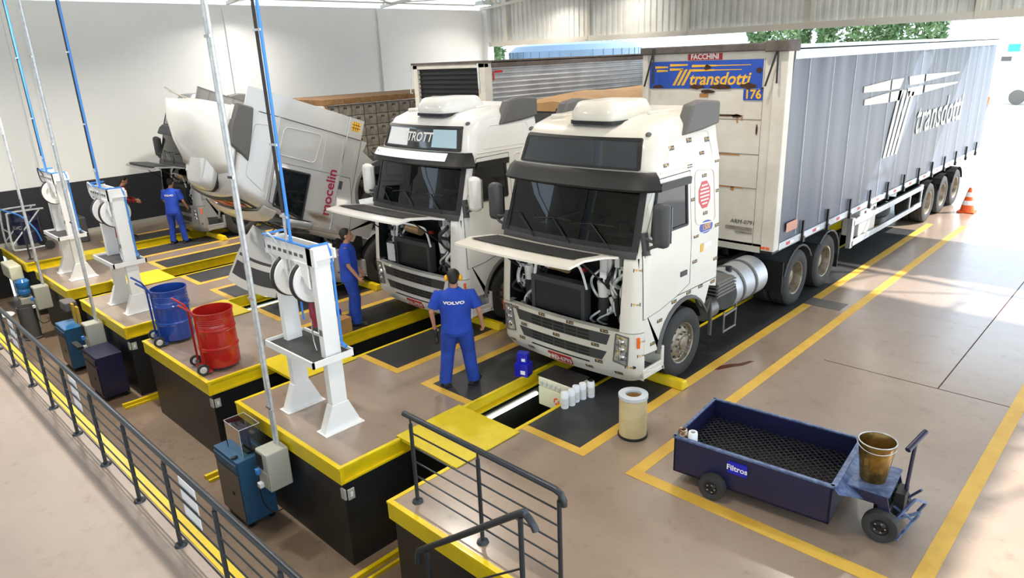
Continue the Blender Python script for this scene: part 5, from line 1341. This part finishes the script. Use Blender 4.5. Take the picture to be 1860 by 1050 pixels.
# ------------------------------------------------------------------ filter cart
M['meshwire'] = mat('dirty_wire', '26262A', .6)
t = thing('filter_cart', 'long navy blue open cart with Filtros sign and mesh floor', 'cart', (-3.43, 5.85, 0), R(5.3))
Lc, Wc = 1.60, 1.05
mb = MB(); th = .02
mb.bx(0, Lc, 0, th, .13, .54); mb.bx(0, Lc, Wc-th, Wc, .13, .54); mb.bx(0, th, 0, Wc, .13, .54)
mb.bx(Lc-th, Lc, 0, Wc, .13, .54); mb.bx(0, Lc, 0, Wc, .13, .15)
bd = mb.build('tub', 'navy', t)
mb = MB()
for a in ((-.01, Lc+.01, -.012, .028, .535, .555), (-.01, Lc+.01, Wc-.02, Wc+.01, .535, .555), (-.01, .02, 0, Wc, .535, .555), (Lc-.02, Lc+.03, 0, Wc, .535, .555)): mb.bx(*a)
mb.build('tub_rim', 'cartrim', bd)
mb = MB(); mb.add([(Lc, .0, .54), (Lc, Wc*.75, .54), (Lc+.20, Wc*.66, .40), (Lc+.22, .25, .36), (Lc+.06, .0, .48)], [(0, 1, 2, 3, 4)]); mb.build('end_gusset', 'cartrim', bd)
mb = MB(); s_ = .075
i = -14
while i < 24:
    for sg in (1, -1):
        # diagonal wires clipped to the tub
        x0 = i*s_; pts = []
        for yy in (th, Wc-th):
            xx = x0+(yy-th)*1.0 if sg > 0 else x0+(Wc-th-yy)
            pts.append((xx, yy))
        (xa, ya), (xb, yb) = pts
        def clip(xa, ya, xb, yb):
            if xa > xb: xa, ya, xb, yb = xb, yb, xa, ya
            if xb < th or xa > Lc-th: return None
            if xa < th: ya += (yb-ya)*(th-xa)/(xb-xa); xa = th
            if xb > Lc-th: yb = ya+(yb-ya)*(Lc-th-xa)/(xb-xa); xb = Lc-th
            return xa, ya, xb, yb
        r_ = clip(xa, ya, xb, yb)
        if r_ and abs(r_[2]-r_[0]) > .01: mb.bar((r_[0], r_[1], .33), (r_[2], r_[3], .33), .008, .008)
    i += 1
mb.build('mesh_floor', 'meshwire', bd)
MB().bx(th, Lc-th, th, Wc-th, .15, .16).build('tub_bottom', 'black', bd)
sgn = MB().bx(.60, .80, -.016, 0, .34, .47).build('blue_sign', 'boxblue', t)
text('sign_lettering', 'Filtros', .085, 'lettering', sgn, lambda u, v, d: Vector((.70+u, -.019, .405+v)), bold=.002)
def cwheel(x, y, r, nm='wheel'):
    w_ = MB(); w_.lathe([(.5*r, .0), (.72*r, -.012), (.95*r, -.005), (r, .02), (r, .07), (.95*r, .095), (.6*r, .09)], 'y', (x, y, r), 36); o = w_.build(nm, 'rubber', t, smooth=True)
    h = MB(); h.lathe([(0, -.03), (.12*r, -.03), (.16*r, .0), (.35*r, .02), (.5*r, .01), (.5*r, .08), (0, .08)], 'y', (x, y, r), 28); h.build('wheel_hub', 'black', o, smooth=True)
    b = MB()
    for k in range(5): b.cyl((x+.3*r*math.cos(k*1.257), y-.004, r+.3*r*math.sin(k*1.257)), (x+.3*r*math.cos(k*1.257), y+.02, r+.3*r*math.sin(k*1.257)), .01, n=6)
    b.build('wheel_nuts', 'chrome', o)
cwheel(.47, -.10, .14); cwheel(.47, Wc+.01, .14)
cwheel(2.00, .18, .16); cwheel(2.00, .70, .16)
# towing end
mb = MB(); mb.bx(Lc, 2.02, .26, .78, .34, .46); mb.prism([(Lc+.25, .46), (2.02, .46), (2.10, .16), (1.95, .16), (1.95, .34)], 'y', .24, .26); mb.prism([(Lc+.25, .46), (2.02, .46), (2.10, .16), (1.95, .16), (1.95, .34)], 'y', .78, .80); mb.build('tow_frame', 'navy', t, bevel=.006)
MB().bx(Lc+.02, 2.04, .24, .80, .46, .475).build('tow_deck', 'cartrim', t)
mb = MB(); mb.cyl((2.0, .2, .16), (2.0, .78, .16), .025); mb.bx(1.9, 2.0, .35, .65, .14, .36); mb.build('front_axle', 'black', t)
mb = MB(); mb.tube([(2.12, .52, .28), (2.14, .55, .95)], .018, 10); mb.tube([(2.10, .42, .90), (2.19, .68, 1.0)], .026, 10); mb.build('tow_handle', 'navy', t, smooth=True)
mb = MB()
for a, b in (((2.05, .30, .12), (2.22, .42, .42)), ((2.05, .74, .12), (2.24, .62, .42)), ((2.06, .40, .30), (2.22, .42, .20)), ((2.05, .30, .12), (2.14, .22, .06)), ((2.14, .22, .06), (2.26, .50, .22)), ((2.22, .42, .42), (2.30, .56, .34)), ((2.30, .56, .34), (2.24, .62, .18)), ((2.10, .35, .2), (2.26, .58, .2))): mb.bar(a, b, .022, .022)
mb.build('tow_linkage', 'cartrim', t)
MB().bx(2.06, 2.14, .40, .60, .20, .44).build('tow_block', 'black', t)
# bucket and filters on the cart
CR = Matrix.Translation((-3.43, 5.85, 0)) @ Matrix.Rotation(R(5.3), 4, 'Z')
bp_ = CR @ Vector((1.84, .48, .476))
t = thing('bucket', 'oily brass coloured bucket standing on the tow end of the filter cart', 'bucket', tuple(bp_))
MB().lathe([(0, .004), (.115, 0), (.118, .015), (.165, .40), (.172, .405), (.165, .412), (.158, .40), (.110, .02), (0, .015)], 'z', (0, 0, 0), 40).build('bucket_body', 'brass', t, smooth=True)
mb = MB(); mb.tube([(.165*math.cos(a_*.2618), .165*math.sin(a_*.2618), .408) for a_ in range(25)], .006, 6); mb.tube([(.178*math.cos(R(200+a_*8)), .178*math.sin(R(200+a_*8)), .40-.05*math.sin(R(a_*8))) for a_ in range(20)], .004, 6); mb.build('bucket_rim', 'galv', t, smooth=True)
mb = MB(); mb.bx(-.05, -.01, -.158, -.140, .20, .28); mb.build('bucket_lug', 'brass', t)
for k, (x, y, m_, lab) in enumerate(((.06, .08, 'brownfilter', 'rusty brown stained small filter at the cart corner'), (.17, .085, 'paper', 'white small filter beside the brown one at the cart corner'))):
    M['brownfilter'] = M.get('brownfilter') or mat('stained_filter', 'D8CDB8', .6, col2='6E4326', ns=14, lo=.42, hi=.52)
    p = CR @ Vector((x, y, .336))
    t = thing('used_filter', lab, 'filter', tuple(p), 0, 'used filters in the cart corner')
    MB().lathe([(0, 0), (.048, 0), (.05, .01), (.05, .26), (.045, .28), (.03, .28), (.03, .25), (0, .25)], 'z', (0, 0, 0), 24).build('filter_body', m_, t, smooth=True)
    MB().cyl((0, 0, .251), (0, 0, .254), .03, n=16).build('filter_opening', 'black', t)

# ------------------------------------------------------------------ outside
t = thing('traffic_cone', 'orange and white traffic cone beyond the rear trailer wheels', 'cone', (-4.17, 21.9, 0))
MB().lathe([(.0, .03), (.17, .03), (.14, .20), (.105, .34), (.075, .48), (.035, .66), (0, .67)], 'z', (0, 0, 0), 28).build('cone_body', 'cone', t, smooth=True)
for z0, z1, r0, r1 in ((.20, .32, .142, .115), (.42, .54, .094, .068)): MB().lathe([(r0, z0), (r1, z1)], 'z', (0, 0, 0), 28).build('white_band', 'coneW', t, smooth=True)
MB().bx(-.2, .2, -.2, .2, 0, .035).build('cone_base', 'cone', t)
def tree(x, y, h, w_, lab, seed):
    t = thing('tree', lab, 'tree', (x, y, 0), 0, 'trees beyond the open rear')
    MB().tube(smoothpts([(0, 0, 0), (.1, 0, h*.3), (-.1, .1, h*.6)], 4), [.28]*4+[.2]*5, 10).build('trunk', 'bark', t, smooth=True)
    rnd = random.Random(seed); mb = MB()
    for k in range(2600):
        a = rnd.uniform(0, 2*PI); ph = math.acos(rnd.uniform(-1, 1)); r_ = rnd.uniform(.55, 1)**.5
        c = Vector((w_*r_*math.sin(ph)*math.cos(a), w_*.8*r_*math.sin(ph)*math.sin(a), h*.66+h*.36*r_*math.cos(ph)))
        c += Vector((math.sin(c.z*2+a*3)*.35, math.cos(c.x*2)*.3, math.sin(c.x*1.7+c.y)*.3))
        s_ = rnd.uniform(.14, .34); u = Vector((rnd.gauss(0, 1), rnd.gauss(0, 1), rnd.gauss(0, 1))).normalized(); v = u.orthogonal().normalized()
        mb.add([c-u*s_, c+v*s_*.5, c+u*s_, c-v*s_*.5], [(0, 1, 2, 3)])
    mb.build('foliage', 'leaf', t)
for x, y, h, w_, lab, sd_ in ((-62, 58, 7.6, 4.2, 'leafy tree left of the pale blue silo, beside the wall end', 1), (-54.5, 50, 6.4, 2.6, 'lower leafy tree touching the pale blue silo', 2), (-29.5, 66, 7.8, 3.0, 'leafy tree above the trailer roof, leftmost of the far row', 3), (-23.6, 67, 8.2, 3.0, 'leafy tree above the trailer roof, second of the far row', 4),
                                 (-18.2, 66, 7.6, 2.4, 'leafy tree above the trailer roof, nearest the glare', 5)): tree(x, y, h, w_, lab, sd_)
t = thing('silo', 'pale blue metal silo with low domed roof beyond the opening', 'silo', (-47.0, 58, 0))
MB().lathe([(6.6, 0), (6.6, 4.9), (6.0, 5.4), (4.5, 5.65), (2, 5.85), (0, 5.9)], 'z', (0, 0, 0), 64).build('shell', 'tankblue', t, smooth=True, ang=25)
mb = MB()
for k in range(40): a_ = 2*PI*k/40; mb.tube([(6.62*math.cos(a_), 6.62*math.sin(a_), 0), (6.62*math.cos(a_), 6.62*math.sin(a_), 4.9), (4.52*math.cos(a_), 4.52*math.sin(a_), 5.67)], .03, 4)
mb.build('shell_ribs', 'tankblue', t)
t = thing('parked_truck', 'tall white vehicle with small turquoise windscreen in the glare at the right edge', 'vehicle', (-8.0, 60, 0))
MB().bx(-3.0, 6, 0, 2.5, .6, 4.3).build('body', 'paper', t, bevel=.1); MB().bx(-2.6, -1.9, -.03, 0, 3.5, 4.0).build('windscreen', 'busglass', t); MB().bx(-2.9, -2.3, -.03, 0, 2.9, 3.2).build('grille', 'defl', t)
for x in (-1.6, 4.2): MB().cyl((x, -.05, .5), (x, .2, .5), .5, n=24).build('wheel', 'cabgrey', t)
t = thing('person', 'distant person in orange top, tiny in the glare at the right edge', 'person', (-8.9, 46.5, 0))
mb = MB(); mb.rings([(0, 0, 0, .12, .10), (0, 0, .8, .18, .14), (0, 0, 1.0, .20, .15), (0, 0, 1.4, .24, .15), (0, 0, 1.5, .09, .09), (0, 0, 1.6, .10, .11), (0, 0, 1.72, .07, .08)], 14); mb.build('body', 'defl', t, smooth=True)
MB().rings([(0, 0, 1.02, .22, .17), (0, 0, 1.40, .26, .17), (0, 0, 1.48, .14, .12)], 14).build('shirt', 'cone', t, smooth=True)

# ================================================================== PEOPLE
def person(pos, rz, lab, opt):
    """figure faces +Y; opt: feet, hands, head turn; one continuous body, clothing and hair as children"""
    t = thing('person', lab, 'person', pos, rz)
    k = opt.get('h', 1.74)/1.74; bk = opt.get('bulk', 1.0)
    fat = lambda L_: [(a, b, c, d*bk, e*bk) for a, b, c, d, e in L_]
    V3 = lambda x, y, z: Vector((x*k, y*k, z*k))
    ln = opt.get('lean', 0)       # forward lean at the shoulders
    fl, fr = opt['feet']          # (x, y) of left and right foot
    hips = {-1: V3(-.095, 0, .92), 1: V3(.095, 0, .92)}
    sh = {-1: V3(-.19*opt.get('bulk', 1), .0+ln, 1.43), 1: V3(.19*opt.get('bulk', 1), ln, 1.43)}
    el = opt['elbows']; hd = opt['hands']
    body = MB()
    tr = lambda P, r, n=14: body.tube(P, [x*k for x in r], n)
    # torso, neck
    body.rings([(0, 0, .86*k, .15*k, .11*k), (0, 0, .95*k, .165*k, .12*k), (0, ln*.3, 1.08*k, .15*k, .11*k), (0, ln*.7, 1.28*k, .175*k, .12*k), (0, ln, 1.40*k, .185*k, .11*k), (0, ln, 1.47*k, .10*k, .075*k)], 20)
    hx, hy = 0, ln+opt.get('hf', .02)
    body.tube([V3(0, ln, 1.42), V3(0, ln+.01, 1.50), V3(hx, hy, 1.58)], [.065*k, .055*k, .052*k], 14)
    # head
    ht = Matrix.Translation(V3(hx, hy, 1.64)) @ Matrix.Rotation(opt.get('turn', 0), 4, 'Z') @ Matrix.Rotation(opt.get('nod', 0), 4, 'X')
    def hell(c, r, n=16, m=12):
        e = MB(); e.ell((0, 0, 0), tuple(q*k for q in r), n, m)
        body.add([ht @ (Vector(v)+Vector(c)*k) for v in e.v], e.f)
    hell((0, -.005, .015), (.076, .096, .105)); hell((0, .030, -.045), (.056, .062, .068)); hell((0, .045, -.085), (.032, .032, .025))
    hell((0, .098, -.022), (.014, .020, .022)); hell((0, .088, .0), (.010, .014, .03)); hell((0, .085, .028), (.05, .012, .010))
    for s in (-1, 1): hell((s*.078, -.005, -.008), (.010, .020, .030))
    hell((0, .088, -.060), (.022, .010, .007))
    for s in (-1, 1):
        foot = (fl if s < 0 else fr); ank = V3(foot[0], foot[1], .08); kn = (hips[s]+ank)/2+V3(0, .04, .02)
        tr([hips[s], (hips[s]+kn)/2, kn, (kn*.55+ank*.45), ank], [.088, .075, .056, .054, .036])
        tr([ank+V3(0, -.03, -.02), ank+V3(0, .06, -.04), ank+V3(0, .14, -.055)], [.035, .035, .025])
        e = V3(*el[s]); h = V3(*hd[s]); 
        tr([sh[s]+V3(-s*.03, 0, 0), sh[s]+V3(s*.015, 0, -.02), (sh[s]+e)/2, e, e*.55+h*.45, h], [.048, .048, .044, .038, .036, .026])
        d = (h-e).normalized(); side_ = Vector((0, 1, 0)) if abs(d.y) < .8 else Vector((0, 0, 1))
        side_ = (side_-d*side_.dot(d)).normalized(); nrm = d.cross(side_)
        palm = h+d*.05*k
        body.tube([h, h+d*.03*k, h+d*.085*k], [(.034*k, .022*k), (.040*k, .020*k), (.038*k, .016*k)], 12) if False else None
        pm_ = MB(); 
        body.tube([h-d*.01, h+d*.035*k, h+d*.085*k], [.026*k, .032*k, .028*k], 12)
        cur = -s*nrm if True else nrm
        for q, (off, ln_) in enumerate(((.026, .070), (.009, .080), (-.009, .075), (-.026, .060))):
            b0 = h+d*.075*k+side_*off*k
            body.tube([b0-d*.02*k, b0+d*ln_*.45*k, b0+(d*.8+cur*.35)*ln_*.8*k, b0+(d*.75+cur*.7)*ln_*k], [.0095*k, .009*k, .0085*k, .0075*k], 8)
        b0 = h+d*.025*k+side_*.03*k
        body.tube([b0-side_*.012*k, b0+(side_*.7+d*.7)*.03*k, b0+(side_*.5+d*.9+cur*.3)*.055*k], [.012*k, .0105*k, .009*k], 8)
    bo = remeshed(body, 'body', 'skin', t, .008)
    # hair
    hr = MB()
    def hh(c, r):
        e = MB(); e.ell((0, 0, 0), tuple(q*k for q in r), 16, 12); hr.add([ht @ (Vector(v)+Vector(c)*k) for v in e.v], e.f)
    hh((0, -.018, .032), (.083, .098, .100)); hh((0, -.05, -.02), (.070, .058, .068))
    remeshed(hr, 'hair', opt.get('hair', 'hair'), t, .009, 3)
    for s in (-1, 1):
        e = MB(); e.ell((0, 0, 0), (.010*k, .008*k, .008*k), 10, 8); q = MB(); q.add([ht @ (Vector(v)+Vector((s*.028, .088, .008))*k) for v in e.v], e.f); q.build('eye', 'black', t, smooth=True)
    # shirt
    sh_ = MB()
    sh_.rings(fat([(0, .0, .84*k, .185*k, .150*k), (0, 0, .92*k, .190*k, .150*k), (0, ln*.25, 1.04*k, .180*k, .142*k), (0, ln*.6, 1.20*k, .192*k, .145*k), (0, ln*.9, 1.34*k, .198*k, .140*k), (0, ln, 1.405*k, .175*k, .118*k), (0, ln, 1.46*k, .115*k, .088*k), (0, ln-.005, 1.505*k, .078*k/bk, .070*k/bk)]), 24)
    for s in (-1, 1):
        e = V3(*el[s]); p = sh[s]
        if opt.get('long'): h = V3(*hd[s]); sh_.tube([p+V3(-s*.06, 0, -.02), p+V3(s*.02, 0, -.01), (p+e)/2, e, e*.1+h*.9], [x*k for x in (.075, .078, .068, .056, .042)], 14)
        else: sh_.tube([p+V3(-s*.06, 0, -.03), p+V3(s*.01, 0, -.015), p*.5+e*.5, p*.18+e*.82], [x*k for x in (.070, .074, .076, .082)], 14)
    remeshed(sh_, 'shirt', opt.get('shirt', 'uniform'), t, .010, 3)
    tz = MB()
    tz.rings(fat([(0, 0, .80*k, .165*k, .135*k), (0, 0, .90*k, .178*k, .138*k), (0, 0, .99*k, .165*k, .125*k)]), 20)
    for s in (-1, 1):
        foot = (fl if s < 0 else fr); ank = V3(foot[0], foot[1], .05); kn = (hips[s]+ank)/2+V3(0, .04, .03)
        tz.tube([hips[s]+V3(0, 0, .0), hips[s]*.7+kn*.3, kn, kn*.5+ank*.5+V3(0, -.01, 0), ank+V3(0, 0, .04), ank], [x*k*bk for x in (.105, .108, .086, .080, .078, .080)], 16)
    remeshed(tz, 'trousers', opt.get('trousers', 'uniform2'), t, .010, 3)
    for s in (-1, 1):
        foot = (fl if s < 0 else fr); a = V3(foot[0], foot[1], 0); b = MB(); yw = opt.get('toe', 0)*s
        d = Vector((math.sin(yw), math.cos(yw), 0))
        b.tube([a-d*.08+Vector((0, 0, .055)), a+Vector((0, 0, .062)), a+d*.09+Vector((0, 0, .05)), a+d*.19+Vector((0, 0, .035))], [.040, .048, .048, .032], 12)
        b.bar(a-d*.11+Vector((0, 0, .014)), a+d*.20+Vector((0, 0, .014)), .09, .024)
        remeshed(b, 'shoe', 'black', t, .008, 2)
    if opt.get('muffs'):
        m_ = MB()
        m_.tube([ht @ (Vector((.088*math.cos(a), -.008, .028+.098*math.sin(a)))*k) for a in [PI*i/14 for i in range(15)]], .009, 8); mo = m_.build('earmuff_band', 'black', t, smooth=True)
        for s in (-1, 1):
            e = MB(); e.ell((0, 0, 0), (.028, .038, .046), 16, 10); q = MB(); q.add([ht @ (Vector(v)+Vector((s*.100, -.008, -.002))*k) for v in e.v], e.f); q.build('earmuff', 'earmuff', t, smooth=True)
    if opt.get('back'):
        def bf(u, v, d):
            z = 1.325+v; return Vector((.200*bk*math.sin(u/.20)*k, (ln*.85-.1465*bk*math.cos(u/.20)-.008)*k, z*k))
        text('shirt_lettering', opt['back'], .060, 'lettering', t, bf, sx=1.35, bold=.003)
    return t
# text on the back reads from behind: looking along +Y, right is +X
person((-7.03, 5.98, .003), R(44), 'person from behind in blue work clothes with yellow ear defenders, dark cloth in hand', {
    'bulk': 1.2, 'feet': ((-.21, -.02), (.20, .03)), 'toe': .35, 'elbows': {-1: (-.34, -.04, 1.16), 1: (.34, -.03, 1.16)}, 'hands': {-1: (-.33, .06, .93), 1: (.37, .07, .92)},
    'muffs': 1, 'back': 'VOLVO', 'h': 1.70, 'nod': R(-6)})
P3 = Matrix.Translation((-7.03, 5.98, 0)) @ Matrix.Rotation(R(44), 4, 'Z') @ Vector((-.32, .09, .77))
mb = MB(); mb.rings([(0, 0, .06, .03, .03), (.01, 0, 0, .045, .03), (-.01, .01, -.06, .055, .035), (.02, 0, -.12, .05, .03), (.01, 0, -.17, .02, .02)], 12)
tag(remeshed(mb, 'dark_cloth', 'black', None, .008, 2), 'crumpled dark cloth in the left hand of the worker with ear defenders', 'cloth').location = P3
person((-10.35, 6.42, .003), R(-38), 'person in blue work clothes standing in profile beside the plain white truck', {
    'feet': ((-.10, -.02), (.11, .06)), 'toe': .15, 'elbows': {-1: (-.25, .02, 1.15), 1: (.26, .03, 1.15)}, 'hands': {-1: (-.24, .16, .93), 1: (.25, .17, .93)}, 'bulk': 1.1, 'back': 'VOLVO', 'h': 1.74, 'nod': R(8)})
person((-19.5, 6.92, .003), R(38), 'person in blue work clothes leaning to the open hood of the grey truck', {
    'feet': ((-.14, -.02), (.16, .08)), 'toe': .15, 'elbows': {-1: (-.27, .12, 1.16), 1: (.28, .10, 1.14)}, 'hands': {-1: (-.20, .34, 1.05), 1: (.26, .26, .95)}, 'back': 'VOLVO', 'h': 1.74, 'lean': .07, 'nod': R(-22), 'hf': .07})
person((-21.3, 6.25, 0), R(-20), 'person in red checked shirt and jeans behind the middle reel stand', {
    'feet': ((-.12, 0), (.12, .02)), 'elbows': {-1: (-.25, .14, 1.14), 1: (.25, .16, 1.12)}, 'hands': {-1: (-.14, .36, 1.06), 1: (.14, .38, 1.04)}, 'long': 1, 'shirt': 'redcheck', 'trousers': 'jeans', 'h': 1.74, 'lean': .08, 'nod': R(-28), 'hf': .07})
